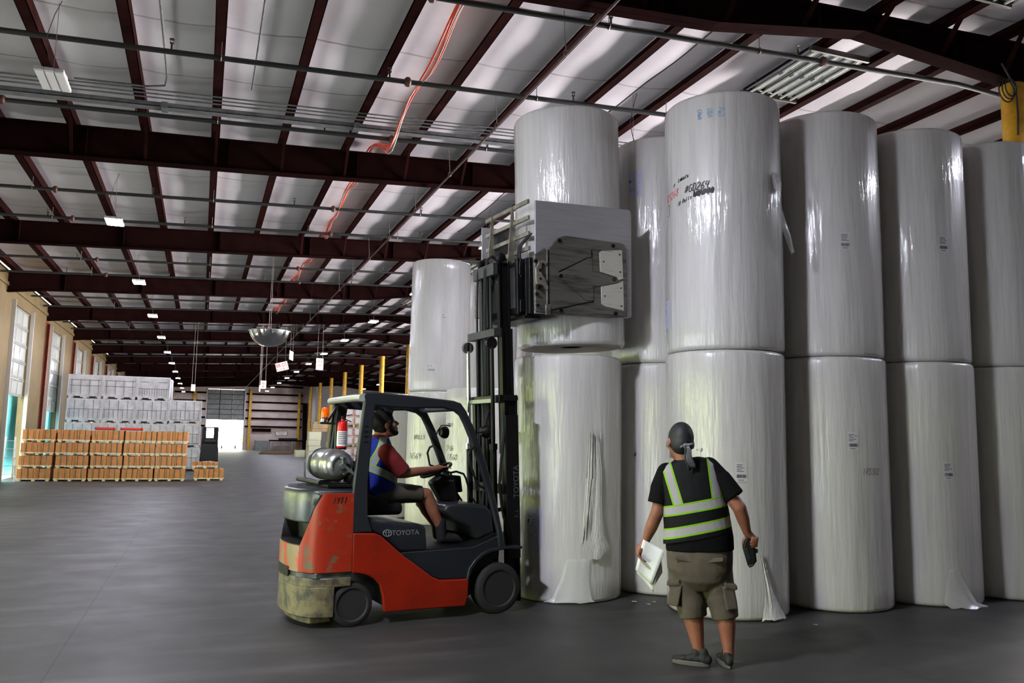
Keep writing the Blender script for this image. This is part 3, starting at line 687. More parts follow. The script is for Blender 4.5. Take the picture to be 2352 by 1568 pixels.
b.obj('scribbled_out_line', M_ink, c1u, smooth=0, fix=False)
write(c1u, *C1, '18 Rolls', -.845, 1.535, .042, M_ink, .008, .25, .25)
write(c1u, *C1, '3', -1.20, 1.475, .12, M_pale, .008)
write(c1u, *C1, 'Pw3', -.05, 2.515, .058, M_blue, .006, .1, down=True); write(c1u, *C1, '0BA', -.23, 2.515, .054, M_blue, .006, .1, down=True); write(c1u, *C1, 'CAmA', -.40, 2.525, .046, M_blue, .006, .1, down=True)
paper_label(c1u, f1-1.26, .42, .16, .30, 'sheet', M_lab, 4)
paper_label(cmu, face(5.22, 8.76)-.53, 2.135, .20, .32, 'sheet', M_lab, 5)
paper_label(c0l, face(3.93, 8.7)-.61, .77, .20, .42, 'sheet', M_lab, 6)
for ob, X, Y, dp, z, s in ((c1l, 5.2, 7.46, .246, 1.42, 7), (c2l, 6.56, 7.46, .40, 1.74, 8), (c3l, 7.8, 7.42, .51, 1.44, 9), (c2u, 6.55, 7.46, .388, 1.235, 10), (c3u, 7.79, 7.42, .62, 1.32, 11)):
    paper_label(ob, face(X, Y)+dp, z, .115, .19, 'bar', None, s)
write(cml, 5.22, 8.76, '>', -.57, 1.53, .05, M_ink, .009)
write(c1l, 5.2, 7.46, 'No', -1.40, 1.65, .06, M_ink, .007); write(c1l, 5.2, 7.46, '18Rolls', -1.16, 1.54, .05, M_ink, .007); write(c1l, 5.2, 7.46, '<', -1.46, 1.56, .05, M_ink, .007); write(c1l, 5.2, 7.46, '- >', -.48, 1.61, .04, M_ink, .006)
write(c2l, 6.56, 7.46, 'IRS302', .54, 1.40, .062, M_pale, .005)
for ob, X, Y, tx, dp, z, h in ((bl, 4.55, 16.55, 'BROLLS', -.85, 1.68, .075), (bl, 4.55, 16.55, '16569', -1.08, 1.29, .11), (bn, 4.9, 14.92, '17 ROLLS', -1.25, 1.93, .05), (bn, 4.9, 14.92, 'CT-06', -1.25, 1.48, .09), (bn, 4.9, 14.92, '17560', -1.15, 1.31, .10)):
    write(ob, X, Y, tx, dp, z, h, M_ink, .008)
paper_label(bu, face(4.55, 16.55)+.12, 1.51, .1, .12, 'bar', None, 21)
paper_label(bu, face(4.55, 16.55)-.25, .46, .22, .18, 'bar', None, 22)
# loose ends of film
def ribbon(name, parent, m, X, Y, pts, seed=0, off=.01, nu=10):  # pts: list of (phi offset, z, half width, stand-off)
    r_ = random.Random(seed); b = MB(); f0 = face(X, Y); vs = []
    for (ph, z, hw, st) in pts:
        for j in range(nu+1):
            u = -1+2*j/nu; a = f0+ph+u*hw/RR; rr = RR+off+st*(1-.3*abs(u))+r_.uniform(0, .012)
            vs.append((rr*math.cos(a), rr*math.sin(a), z+r_.uniform(-.01, .01)))
    b.add(vs, [(i*(nu+1)+j, (i+1)*(nu+1)+j, (i+1)*(nu+1)+j+1, i*(nu+1)+j+1) for i in range(len(pts)-1) for j in range(nu)])
    return b.obj(name, m, parent, smooth=50, fix=False)
ribbon('loose_film', c1u, M_filmw, 5.2, 7.45, [(.97, 1.86, .06, .02), (1.0, 1.76, .09, .04), (1.02, 1.66, .06, .04)], 1)
ribbon('loose_film', c1u, M_film, 5.2, 7.45, [(.98, 1.68, .05, .02), (1.02, 1.5, .07, .04), (1.10, 1.35, .09, .07), (1.2, 1.2, .10, .10), (1.28, 1.04, .04, .12)], 2)
ribbon('loose_film', c0l, M_filmw, 3.93, 8.7, [(.54, 1.75, .02, .0), (.57, 1.4, .035, .01), (.55, .95, .05, .015), (.53, .72, .08, .03), (.58, .58, .13, .04), (.54, .46, .10, .02)], 3)
r_ = random.Random(9)
for k in range(6):
    ph = .30+.055*k; z0 = .62+.05*k; ribbon('film_pleat', c0l, M_filmw, 3.93, 8.7, [(ph+.09-.01*k, 1.75+.1*r_.random(), .004, -.006), (ph+.05, 1.3, .012, .004), (ph+.0, z0+.25, .014, .008), (ph-.03, z0, .004, -.004)], 20+k, nu=3)
ribbon('loose_film', c0l, M_film, 3.93, 8.7, [(.2, .46, .12, .01), (.15, .25, .14, .02), (.1, .06, .2, .03), (.05, .02, .26, .06)], 4)
ribbon('loose_film', c1l, M_filmw, 5.2, 7.46, [(.55, .62, .02, .0), (.66, .3, .04, .015), (.7, .12, .10, .04), (.72, .02, .14, .07)], 5)
ribbon('loose_film', c3l, M_film, 7.8, 7.42, [(.5, .4, .05, .0), (.55, .2, .12, .02), (.6, .05, .18, .05), (.75, .01, .22, .1)], 6)
# ------------------------------------------------------------------ the orange forklift; local x forward, y to its far side, z up
M_or = mat('worn_orange_paint', (136, 28, 7), 0.42, rgb2=(104, 23, 8), nscale=3.0, lo=.45, hi=.8, spec=.35)
M_orw = mat('scraped_orange_paint', (142, 34, 11), 0.42, rgb2=(92, 78, 57), nscale=7, lo=.56, hi=.63, detail=12, bump=.2, bscale=12)
M_orb = mat('mostly_bare_orange', (124, 110, 76), 0.42, rgb2=(176, 50, 28), nscale=9, stretch=(1, 1, .5), lo=.47, hi=.57, detail=12, bump=.2, bscale=14)
M_bare = mat('scraped_bare_bumper', (104, 95, 68), 0.5, rgb2=(48, 48, 44), nscale=9, lo=.42, hi=.62, detail=8, bump=.25, bscale=14)
M_grey = mat('slate_grey_paint', (31, 34, 40), 0.36, rgb2=(26, 29, 34), nscale=4)
M_cap = mat('scuffed_grey_paint', (50, 56, 62), 0.34, rgb2=(92, 92, 82), nscale=9, lo=.5, hi=.7)
M_guard = mat('dark_grey_guard', (30, 33, 38), 0.42)
M_crossb = mat('worn_light_tube', (170, 176, 168), 0.3, 0.2)
M_blk = mat('black_steel', (13, 13, 14), 0.5, spec=.25)
M_mast = mat('greasy_mast_steel', (13, 13, 14), 0.36, 0.0, rgb2=(18, 18, 18), nscale=5, spec=.3)
M_mastl = mat('worn_mast_plate', (50, 51, 50), 0.5, 0.0, rgb2=(38, 39, 38), nscale=8)
M_rub = mat('black_rubber', (24, 24, 24), 0.75, bump=.2, bscale=30)
M_rim = mat('dirty_black_rim', (60, 57, 53), 0.4, rgb2=(40, 38, 36), nscale=9)
M_seat = mat('black_vinyl', (13, 13, 14), 0.55, spec=.3)
M_chrome = mat('chrome_rod', (220, 222, 225), 0.08, 1.0)
M_tank = mat('brushed_aluminium_tank', (176, 178, 176), 0.28, 0.85, rgb2=(140, 142, 140), nscale=6)
M_lt = mat('light_worn_letters', (120, 126, 130), 0.5)
M_lt2 = mat('dim_letter_outline', (86, 88, 90), 0.5)
M_steelp = mat('brushed_pad_plate', (168, 168, 170), 0.45, 0.4, rgb2=(152, 152, 154), nscale=5, stretch=(.5, 1, 9), lo=.3, hi=.75)
M_steeld = mat('scraped_dark_plate', (106, 102, 96), 0.45, 0.35, rgb2=(58, 56, 53), nscale=9, stretch=(.25, 1, 3.2), lo=.46, hi=.66, detail=14)
M_steell = mat('bright_wear_plate', (196, 193, 182), 0.42, 0.2, rgb2=(140, 135, 124), nscale=12, stretch=(.2, 1, 4), lo=.58, hi=.70, detail=10)
M_rest = mat('worn_backrest_bar', (150, 146, 128), 0.4, 0.3, rgb2=(110, 106, 94), nscale=9)
M_amber = mat('amber_lens', (236, 92, 8), 0.15, emit=.25)
M_redx = mat('extinguisher_red', (196, 20, 24), 0.3)
M_xlab = mat('extinguisher_label', (216, 214, 208), 0.5)

FL = thing('forklift', 'orange forklift with grey cab frame holding a white roll aloft in its clamp', 'forklift', (1.368, 7.677, 0), 0.13454)
W = 1.06
SIDE = [(-.02, .832), (.189, .822), (.245, .80), (.446, .628), (.773, .394), (.85, .361), (1.152, .352), (1.151, .195), (1.12, .098), (.30, .108), (.286, .245), (.253, .352), (.2, .41), (.145, .444), (.046, .47), (-.02, .477)]
for y0 in (0.0, W-.05): MB().prism(SIDE, y0, y0+.05).obj('side_panel', M_or, FL, bevel=.012)
MB().prism([(-.02, .477), (.25, .40), (.32, .15), (1.12, .14), (1.16, .36), (1.5, .55), (1.5, .62), (.70, .62), (.60, .80), (-.02, .80)], .05, W-.05).obj('chassis', M_blk, FL, smooth=0)
STEP = [(.44, .625), (.507, .633), (1.206, .649), (1.461, .743), (1.545, .75), (1.56, .62), (1.40, .606), (1.279, .55), (1.20, .472), (1.15, .352), (.85, .361), (.773, .394)]
for y0 in (.03, W-.07): MB().prism(STEP, y0, y0+.04).obj('step_panel', M_grey, FL, bevel=.01)
MB().box(.70, 1.25, .05, W-.05, .62, .648).prism([(1.2, .62), (1.47, .74), (1.47, .77), (1.2, .648)], .05, W-.05).obj('floor_plate', M_blk, FL, smooth=0)
for y0 in (0.0, W-.22):                                     # front mudguards
    ar = [(1.155, .34), (1.185, .44), (1.24, .51), (1.32, .565), (1.40, .595), (1.547, .615), (1.74, .612)]
    MB().prism(ar+[(1.74, .64), (1.547, .643), (1.385, .625), (1.29, .59), (1.215, .53), (1.155, .455), (1.13, .34)], y0, y0+.22).obj('mudguard', M_grey, FL, bevel=.006)
HOOD = [(.125, .975), (.219, .935), (.629, .892), (.69, .872), (.711, .841), (.73, .626), (.446, .632), (.245, .80), (.189, .82), (.10, .83)]
MB().prism(HOOD, .04, W-.04).obj('seat_hood', M_grey, FL, bevel=.03, seg=3)
vs, fs = text_parts('TOYOTA', .066); o = MB().add([(.50+p[0]*1.0, .037, .812+p[1]) for p in vs], fs).obj('lettering', M_lt, FL, smooth=0, fix=False)
b = MB()                                                  # round emblem of three ovals left of the word
def ring(c, rx, rz, th, y): b.tube([(c[0]+rx*math.cos(2*PI*t/28), y, c[1]+rz*math.sin(2*PI*t/28)) for t in range(29)], th, 5, caps=False)
ring((.32, .815), .042, .030, .004, .037); ring((.32, .815), .014, .029, .003, .037); ring((.32, .830), .030, .012, .003, .037)
b.obj('emblem', M_lt, FL)
# counterweight
def plan(y, k=1.0, x0=-.27, d=.25):
    t = abs(y-W/2)/(W/2); return x0-d*k*math.sqrt(max(0, 1-t**2.3))
def cw_slice(y0, y1, k=1.0, xf=-.02, n=16, x0=-.27):
    p = [(plan(y0+(y1-y0)*i/n, k, x0), y0+(y1-y0)*i/n) for i in range(n+1)]
    return p+[(xf, y1), (xf, y0)]
def corner(s):                                            # one orange corner, narrowing towards the top
    b = MB(); lv = [(.49, .17, 1.0), (.72, .17, 1.0), (.80, .13, 1.0), (.93, .078, .99), (1.06, .042, .98), (1.165, .016, .9), (1.19, .014, .8)]; n = 8; vs = []
    for z, ye, k in lv:
        sh = .0 if z < 1.16 else .012
        ring_ = [(plan(ye*i/n, k, -.27+sh), ye*i/n) for i in range(n+1)]+[(-.24, .17), (-.02, .17), (-.02, 0)]
        vs += [(x, (y if s < 0 else W-y), z) for x, y in ring_]
    m = n+4; fs = [(i*m+k, i*m+(k+1) % m, (i+1)*m+(k+1) % m, (i+1)*m+k) for i in range(len(lv)-1) for k in range(m)]
    b.add(vs, fs+[tuple(range(m)), tuple((len(lv)-1)*m+k for k in range(m))])
    for q in range(len(lv)-1):
        for k in (n, n+1): b.mi[q*m+k] = 1
    return b
MB().prism(cw_slice(.17, W-.17, 1.0), .49, .72, 'z').obj('counterweight', M_orb, FL, smooth=30)
for s in (-1, 1): corner(s).obj('counterweight_corner', [M_orw, M_blk], FL, smooth=30, bevel=.008)
MB().box(-.30, -.02, .15, W-.15, .70, .95).prism(cw_slice(.16, W-.16, .98), .715, .728, 'z').obj('radiator_recess', M_blk, FL, smooth=0)
lv = [(.925, .085, .93), (.96, .08, .95), (1.08, .04, .95), (1.17, .018, .94), (1.192, .016, .90)]; vs = []; n = 24
for z, ye, k in lv: vs += [(plan(ye+(W-2*ye)*i/n, k, -.272), ye+(W-2*ye)*i/n, z) for i in range(n+1)]+[(-.25, W-ye, z), (-.25, ye, z)]
m = n+3; MB().add(vs, [(i*m+k, i*m+(k+1) % m, (i+1)*m+(k+1) % m, (i+1)*m+k) for i in range(len(lv)-1) for k in range(m)]+[tuple(range(m)), tuple((len(lv)-1)*m+k for k in range(m))]).obj('rear_cap', M_cap, FL, bevel=.012, seg=3)
MB().prism(cw_slice(.02, W-.02, .93, xf=-.02), .44, .49, 'z').obj('bumper_step', M_cap, FL, bevel=.006)
b = MB(); b.prism([(plan(y, 1.02, -.26), y) for y in [W*i/16 for i in range(17)]]+[(-.02, W), (-.02, W-.02), (-.2, W-.02), (-.2, .02), (-.02, .02), (-.02, 0)], .36, .445, 'z')
b.prism(cw_slice(0, W, 1.02, xf=-.17, x0=-.26), .10, .37, 'z').prism(cw_slice(.08, W-.08, .9, xf=-.17, x0=-.24), .045, .105, 'z')
b.obj('rear_bumper', M_bare, FL, bevel=.016)
MB().prism([(plan(y, 1.02)-.001, y) for y in (.34, .44, .53, .62, .72)]+[(-.3, .72), (-.3, .34)], .43, .52, 'z').obj('towing_notch_shade', M_blk, FL, smooth=0)  # black patch on the surface stands in for the shade of a notch
b = MB(); n = 10
prof = [(-.5, 1.185), (-.46, 1.212), (-.36, 1.234), (-.18, 1.236), (.0, 1.215), (.09, 1.195), (.09, 1.17), (-.45, 1.17)]
lv = [(1.17, .02, .93), (1.20, .02, .92), (1.222, .05, .80), (1.234, .12, .5), (1.238, .25, .2)]; vs = []; n = 16
for z, ye, k in lv: vs += [(plan(ye+(W-2*ye)*i/n, k, -.272), ye+(W-2*ye)*i/n, z) for i in range(n+1)]+[(.09-(z-1.17)*.6, W-ye, z-.0), (.09-(z-1.17)*.6, ye, z)]
m = n+3; b.add(vs, [(i*m+k, i*m+(k+1) % m, (i+1)*m+(k+1) % m, (i+1)*m+k) for i in range(len(lv)-1) for k in range(m)]+[tuple(range(m)), tuple((len(lv)-1)*m+k for k in range(m))]).obj('rear_hood', M_grey, FL, smooth=60)
on = pen('IY11', .055, .007); MB().add([(-.225+p[0], -.003, 1.10+p[1]) for p in on[0]], on[1]).obj('scratched_number', M_ink, FL, smooth=0, fix=False)
# overhead guard: two side frames, cross tubes, roof bars
GRD = [(-.04, .83), (-.04, 1.18), (.0, 1.65), (.039, 2.022), (.02, 2.09), (.05, 2.115), (.149, 2.12), (.55, 2.098), (.95, 2.068), (1.03, 2.045), (1.09, 1.97), (1.183, 1.80), (1.325, 1.46), (1.445, 1.07), (1.555, .63),
       (1.475, .63), (1.461, .785), (1.382, 1.047), (1.264, 1.396), (1.147, 1.676), (1.07, 1.84), (1.02, 1.925), (.961, 1.966), (.839, 1.992), (.497, 1.975), (.148, 1.99), (.133, 1.767), (.105, 1.276), (.115, .97), (.17, .83)]
for y0, nm in ((0.0, 'near'), (W-.06, 'far')): MB().prism(GRD, y0, y0+.06).obj('guard_frame', M_guard, FL, bevel=.016, seg=2)
MB().tube([(.02, .0, 2.062), (.01, .15, 2.066), (.01, W-.15, 2.066), (.02, W, 2.062)], .035, 12).obj('rear_cross_tube', M_crossb, FL)
MB().cyl((1.02, .05, 2.0), (1.02, W-.05, 2.0), .03).obj('front_cross_tube', M_guard, FL)
for k in range(6): MB().bar((.16+.15*k, .06, 2.07-.008*k), (.16+.15*k, W-.06, 2.07-.008*k), .05, .025).obj('roof_bar', M_guard, FL, bevel=.005)
for k in range(4): MB().box(.048, .085, -.003, .003, 1.79-.047*k, 1.803-.047*k).obj('vent_slot', M_blk, FL, smooth=0)
MB().prism([(-.02, 1.25), (.06, 1.25), (.17, 2.0), (.06, 2.02)], W-.13, W-.055).obj('rear_leg_plate', M_blk, FL, bevel=.01)
# seat, column, wheel, dash
MB().box(.12, .56, .27, .79, .955, 1.075).obj('seat_cushion', M_seat, FL, bevel=.045, seg=4)
MB().prism([(.12, 1.02), (.22, 1.02), (.20, 1.30), (.17, 1.46), (.10, 1.47), (.09, 1.3)], .28, .78).obj('seat_back', M_seat, FL, bevel=.035, seg=4)
for y0 in (.25, .77): MB().prism([(.10, 1.02), (.42, 1.04), (.36, 1.11), (.20, 1.16), (.10, 1.24)], y0, y0+.04).obj('hip_restraint', M_seat, FL, bevel=.015)
MB().obox((.30, .24, 1.06), (.02, 0, .02), (0, .012, 0), (-.02, 0, .025)).obj('belt_buckle', M_blk, FL, bevel=.004)
MB().prism([(.93, 1.25), (1.05, 1.34), (1.17, 1.30), (1.25, 1.06), (1.05, 1.06)], .44, .60).obj('steering_column', M_blk, FL, bevel=.02)
ax = Vector((-.42, 0, .91)); u_ = Vector((.91, 0, .42)); cc = Vector((1.0, .52, 1.375))
b = MB(); b.tube([cc+u_*.165*math.cos(2*PI*t/32)+Vector((0, 1, 0))*.165*math.sin(2*PI*t/32) for t in range(33)], .014, 8, caps=False)
for a in (.5, 2.6, 4.7): b.bar(cc-ax*.02, cc+u_*.16*math.cos(a)+Vector((0, 1, 0))*.16*math.sin(a), .03, .012, up=ax)
b.cyl(cc-ax*.09, cc+ax*.01, .035).obj('steering_wheel', M_blk, FL)
MB().prism([(1.12, 1.33), (1.275, 1.315), (1.30, 1.15), (1.20, 1.14)], .50, .72).obj('display_unit', M_blk, FL, bevel=.012)
for y_ in (.40, .74): MB().tube([(1.10, y_, 1.35), (1.17, y_, 1.365), (1.255, y_, 1.34), (1.285, y_, 1.29), (1.34, y_, 1.12), (1.40, y_, 1.04)], .011, 8).obj('lever_guard', M_blk, FL)
for k in range(3): MB().tube([(1.16, .32+.06*k, 1.04), (1.12, .32+.06*k, 1.2), (1.10, .32+.06*k, 1.26)], .007, 6).ball((1.10, .32+.06*k, 1.27), .018, 10, 6).obj('control_lever', M_blk, FL)
MB().prism([(.93, 1.0), (.965, 1.05), (1.05, 1.062), (1.39, 1.04), (1.46, .98), (1.50, .76), (1.30, .70), (1.22, .84), (1.05, .90)], .14, W-.12).obj('dashboard', M_guard, FL, bevel=.03, seg=3)
MB().obox((1.06, .3, 1.0), (.035, 0, .006), (0, .03, 0), (-.004, 0, .02)).obj('key_panel', M_xlab, FL, bevel=.004)
MB().obox((1.16, .2, 1.063), (.03, 0, -.003), (0, .02, 0), (0, 0, .002)).obj('warning_light', M_or, FL)
MB().bar((1.26, .62, .70), (1.33, .62, .82), .10, .015).obj('pedal', M_rub, FL); MB().bar((1.24, .40, .70), (1.31, .40, .80), .06, .015).obj('pedal', M_rub, FL)
# lights and handles on the pillars
def headlamp(c, d, nm='work_light'):
    d = Vector(d).normalized(); o = MB().lathe([(.0, -.07), (.04, -.062), (.062, -.03), (.068, 0), (.066, .012), (.055, .014), (0, .016)], c, d, 20).obj(nm, M_blk, FL); return o
o = headlamp((1.285, W-.09, 1.765), (1, .2, .0)); MB().tube([(1.20, W-.03, 1.70), (1.21, W-.06, 1.78), (1.245, W-.08, 1.84), (1.30, W-.1, 1.842), (1.34, W-.1, 1.83)], .007, 6).obj('lamp_bracket', M_blk, o)
o = headlamp((1.36, .10, 1.775), (1, 0, 0)); MB().bar((1.22, .05, 1.76), (1.33, .09, 1.77), .03, .012).obj('lamp_bracket', M_blk, o)
MB().tube([(1.172, -.01, 1.62), (1.12, -.035, 1.585), (1.105, -.04, 1.55), (1.12, -.04, 1.456), (1.175, -.04, 1.315), (1.215, -.035, 1.25), (1.29, -.01, 1.22)], .012, 8).obj('grab_handle', M_blk, FL)
MB().tube([(1.21, W+.0, 1.63), (1.16, W+.03, 1.60), (1.135, W+.035, 1.54), (1.165, W+.03, 1.409), (1.30, W, 1.36)], .012, 8).obj('grab_handle', M_blk, FL)
# wheels
def wheel(nm, x, y0, wd, R, rim, lugs):
    s = -1
    b = MB(); b.lathe([(rim, .012), (rim+.012, .0), (R-.03, .0), (R-.006, .012), (R, .035), (R, wd-.035), (R-.006, wd-.012), (R-.03, wd), (rim, wd)], (x, y0, R), (0, 1, 0), 48)
    t = b.obj(nm, M_rub, FL)
    r = MB().lathe([(0, .035), (.05, .035), (.055, .05), (rim*.62, .06), (rim*.75, .045), (rim*.97, .02), (rim, .012), (rim, wd-.01), (0, wd-.012)], (x, y0, R), (0, 1, 0), 40)
    for k in range(lugs): a = 2*PI*k/lugs; r.lathe([(.016, 0.0), (.016, .05)], (x+rim*.52*math.cos(a), y0+.03, R+rim*.52*math.sin(a)), (0, 1, 0), 8)
    r.obj('rim', M_rim, t); return t
wheel('front_wheel', 1.486, .0, .20, .243, .165, 6); wheel('front_wheel', 1.486, W-.20, .20, .243, .165, 6)
wheel('rear_wheel', .0, .01, .16, .195, .135, 0); wheel('rear_wheel', .0, W-.17, .16, .195, .135, 0)
MB().cyl((1.486, .15, .243), (1.486, W-.15, .243), .07).cyl((0, .12, .195), (0, W-.12, .195), .05).obj('axle', M_blk, FL)
# gas bottle lying across the hood
b = MB().lathe([(0.02, 0), (.07, .008), (.115, .035), (.142, .085), (.148, .13), (.148, .20), (.151, .205), (.151, .215), (.148, .22), (.148, .48), (.151, .485), (.151, .495), (.148, .50), (.148, .66), (.142, .71), (.115, .76), (.07, .785), (0, .793)], (-.12, .13, 1.435), (0, 1, 0), 40)
tk = b.obj('gas_bottle', M_tank, FL)
MB().lathe([(.153, .56), (.153, .62)], (-.12, .13, 1.435), (0, 1, 0), 40).obj('strap', M_blk, tk)
b = MB(); b.tube([(-.12+.085*math.cos(t), .15-.02, 1.435+.085*math.sin(t)) for t in [PI*(-.4)+PI*1.5*k/18 for k in range(19)]], .012, 6)
b.cyl((-.12, .13, 1.435), (-.12, .05, 1.435), .022).cyl((-.12, .07, 1.41), (-.12, .07, 1.50), .014).cyl((-.12, .07, 1.50), (-.12, .07, 1.515), .028).cyl((-.10, .06, 1.43), (-.02, .05, 1.36), .012).ball((-.05, .07, 1.39), .022, 10, 8).obj('valve', M_galv, tk)
MB().box(-.145, -.095, .85, .862, 1.40, 1.47).bar((-.27, .88, 1.44), (-.27, .84, 1.28), .02, .02).obj('clasp', M_galv, tk)
b = MB(); b.prism([(-.30, 1.30), (-.24, 1.29), (-.17, 1.272), (-.06, 1.272), (.01, 1.29), (.06, 1.33), (.06, 1.26), (-.30, 1.26)], .2, .26).prism([(-.30, 1.30), (-.24, 1.29), (-.17, 1.272), (-.06, 1.272), (.01, 1.29), (.06, 1.33), (.06, 1.26), (-.30, 1.26)], .72, .78)
b.cyl((-.30, .15, 1.275), (-.30, .98, 1.275), .022).box(-.25, .06, .08, .9, 1.24, 1.262).box(-.20, -.14, .4, .5, 1.2, 1.25).box(0, .05, .1, .2, 1.15, 1.25).prism([(-.02, 1.24), (.10, 1.24), (.10, 1.36), (.02, 1.36)], .10, .2)
b.obj('bottle_cradle', M_blk, FL, smooth=30)
MB().tube([(.04, .10, 1.44), (.03, .09, 1.52), (.06, .08, 1.60), (.12, .09, 1.60), (.12, .12, 1.50), (.10, .2, 1.35)], .016, 8).obj('gas_hose', M_rub, FL)
# beacon and extinguisher on the far rear leg
bc = MB().lathe([(0, .0), (.036, .0), (.04, .03), (.036, .05)], (-.07, .93, 1.84), n=20).obj('beacon', M_chrome, FL)
MB().lathe([(.036, .05), (.038, .06), (.037, .13), (.03, .15), (0, .155)], (-.07, .93, 1.84), n=20).obj('amber_dome', M_amber, bc)
MB().bar((-.13, .93, 1.835), (.05, .95, 1.83), .08, .02).bar((-.04, .98, 1.83), (.06, .98, 2.0), .04, .02).obj('beacon_bracket', M_guard, FL)
ex = MB().lathe([(0, 0), (.045, 0), (.052, .01), (.052, .23), (.045, .26), (.02, .275), (.018, .29), (0, .29)], (.075, .78, 1.585), n=24).obj('fire_extinguisher', M_redx, FL)
b = MB().lathe([(.0535, .02), (.0535, .17)], (.075, .78, 1.585), n=24); b.cur = 1
for k in range(7):
    z = 1.625+.018*k
    b.grid(lambda u, v: (.075+.0545*math.cos(-PI*.85+u*PI*.5), .78+.0545*math.sin(-PI*.85+u*PI*.5), z+v*.008), 6, 1)
b.obj('label', [M_xlab, M_print], ex)
MB().cyl((.075, .78, 1.87), (.075, .78, 1.905), .016).bar((.06, .78, 1.90), (.17, .78, 1.925), .02, .008).bar((.06, .78, 1.89), (.165, .78, 1.85), .02, .008).obj('valve', M_blk, ex)
MB().box(.02, .14, .83, .86, 1.57, 1.86).obj('extinguisher_bracket', M_guard, FL, smooth=0)

# ---- mast: built upright, then tipped back a little about its foot
TS, TC = .04, .9992
def tip(b):
    b.v = [(1.7+(x-1.7)*TC-z*TS, y, z*TC+(x-1.7)*TS) for x, y, z in b.v]; return b
def ibeam(b, x0, x1, y, wd, z0, z1, t=.016):               # rolled channel: web and two flanges
    b.box(x0, x1, y+(wd/2-t/2), y+(wd/2+t/2), z0, z1); b.box(x0, x0+t, y, y+wd, z0, z1); b.box(x1-t, x1, y, y+wd, z0, z1); return b
for (nm, xa, xb, ya, yb, wd, z0, z1) in (('outer_rail', 1.665, 1.815, .145, .845, .07, .07, 2.16), ('middle_rail', 1.685, 1.815, .215, .780, .065, .9, 2.86), ('inner_rail', 1.70, 1.83, .285, .715, .06, 1.55, 3.58)):
    for y in (ya, yb): tip(ibeam(MB(), xa, xb, y, wd, z0, z1)).obj(nm, M_mast, FL, smooth=0)
tip(MB().box(1.60, 1.66, .13, .93, 2.08, 2.16).box(1.60, 1.82, .13, .21, 2.1, 2.15).box(1.60, 1.82, .85, .93, 2.1, 2.15)).obj('outer_crossmember', M_mast, FL, bevel=.006)
tip(MB().box(1.585, 1.6, .30, .98, 2.085, 2.125)).obj('lit_bar_strip', M_crossb, FL, smooth=0)  # pale strip puts the light on the mast's top bar into the colour
for z0, z1 in ((.25, .40), (1.15, 1.25)): tip(MB().box(1.62, 1.66, .13, .93, z0, z1)).obj('lower_crossmember', M_mast, FL, bevel=.006)
tip(MB().box(1.59, 1.68, .21, .86, 2.775, 2.86)).obj('middle_crossmember', M_mastl, FL, bevel=.006)
tip(MB().box(1.63, 1.69, .285, .78, 3.44, 3.57)).obj('inner_crossmember', M_mastl, FL, bevel=.006)
tip(MB().box(1.665, 1.815, .128, .145, .5, 1.95)).obj('rail_cover', M_blk, FL, bevel=.004)
vs, fs = text_parts('TOYOTA', .085)                        # reads upwards along the rail
o = MB(); o.add([(1.775-p[1], .124, 1.27+p[0]*.95) for p in vs], fs); tip(o).obj('mast_lettering', M_lt2, FL, smooth=0, fix=False)
vs, fs = text_parts('F. L', .06); o = MB(); o.add([(1.775-p[1], .124, .95+p[0]*.95) for p in vs], fs); tip(o).obj('worn_lettering', M_lt2, FL, smooth=0, fix=False)
for y in (.225, .80):
    c = tip(MB().cyl((1.57, y, .3), (1.57, y, 1.62), .034, n=16)).obj('lift_cylinder', M_blk, FL)
    tip(MB().cyl((1.57, y, 1.62), (1.57, y, 2.66), .021, n=16).cyl((1.57, y, 1.6), (1.57, y, 1.66), .042, n=16)).obj('chrome_rod', M_chrome if y > .5 else M_mast, c)
    tip(MB().lathe([(.02, -.012), (.058, -.014), (.062, -.02), (.062, .02), (.058, .014), (.02, .012)], (1.565, y, 2.70), (0, 1, 0), 24)).obj('chain_wheel', M_chrome if y > .5 else M_mast, c)
c = tip(MB().cyl((1.70, .53, 1.7), (1.70, .53, 2.9), .045, n=16)).obj('lift_cylinder', M_blk, FL); tip(MB().cyl((1.70, .53, 2.9), (1.70, .53, 3.5), .03, n=16)).obj('chrome_rod', M_mast, c)
for y in (.40, .62): tip(MB().box(1.655, 1.668, y, y+.035, 1.3, 3.5)).obj('lift_chain', M_mastl, FL, smooth=0)
for k, y in enumerate((.46, .49, .66)):
    tip(MB().tube([(1.60+.02*k, y, .9), (1.62, y+.02, 1.5), (1.615, y, 2.3), (1.62, y+.01, 3.0), (1.63, y, 3.5), (1.66, y, 3.64), (1.72, y, 3.68), (1.79, y, 3.62), (1.82, y, 3.4)], .012, 8)).obj('mast_hose', M_rub, FL)
tip(MB().tube([(1.70, .2, 1.9), (1.66, .16, 1.75), (1.62, .15, 1.5), (1.60, .16, 1.25), (1.63, .17, 1.0), (1.68, .2, .85)], .016, 8)).obj('mast_hose', M_rub, FL)
tip(MB().tube([(1.56, .3, 2.0), (1.53, .35, 1.8), (1.56, .4, 1.5), (1.52, .38, 1.1), (1.5, .4, .9)], .014, 8)).obj('mast_hose', M_rub, FL)
for y in (.27, .73): tip(MB().lathe([(0, -.03), (.03, -.028), (.048, -.015), (.05, 0), (.05, .03), (0, .03)], (1.725, y, 3.63), (0, 1, 0), 24)).obj('hose_pulley', M_blk, FL)
tip(MB().bar((1.5, .25, .55), (1.72, .25, .75), .05, .05).bar((1.5, .82, .55), (1.72, .82, .75), .05, .05).bar((1.36, .22, .95), (1.70, .22, 1.0), .035, .035)).obj('tilt_cylinder', M_mastl, FL)
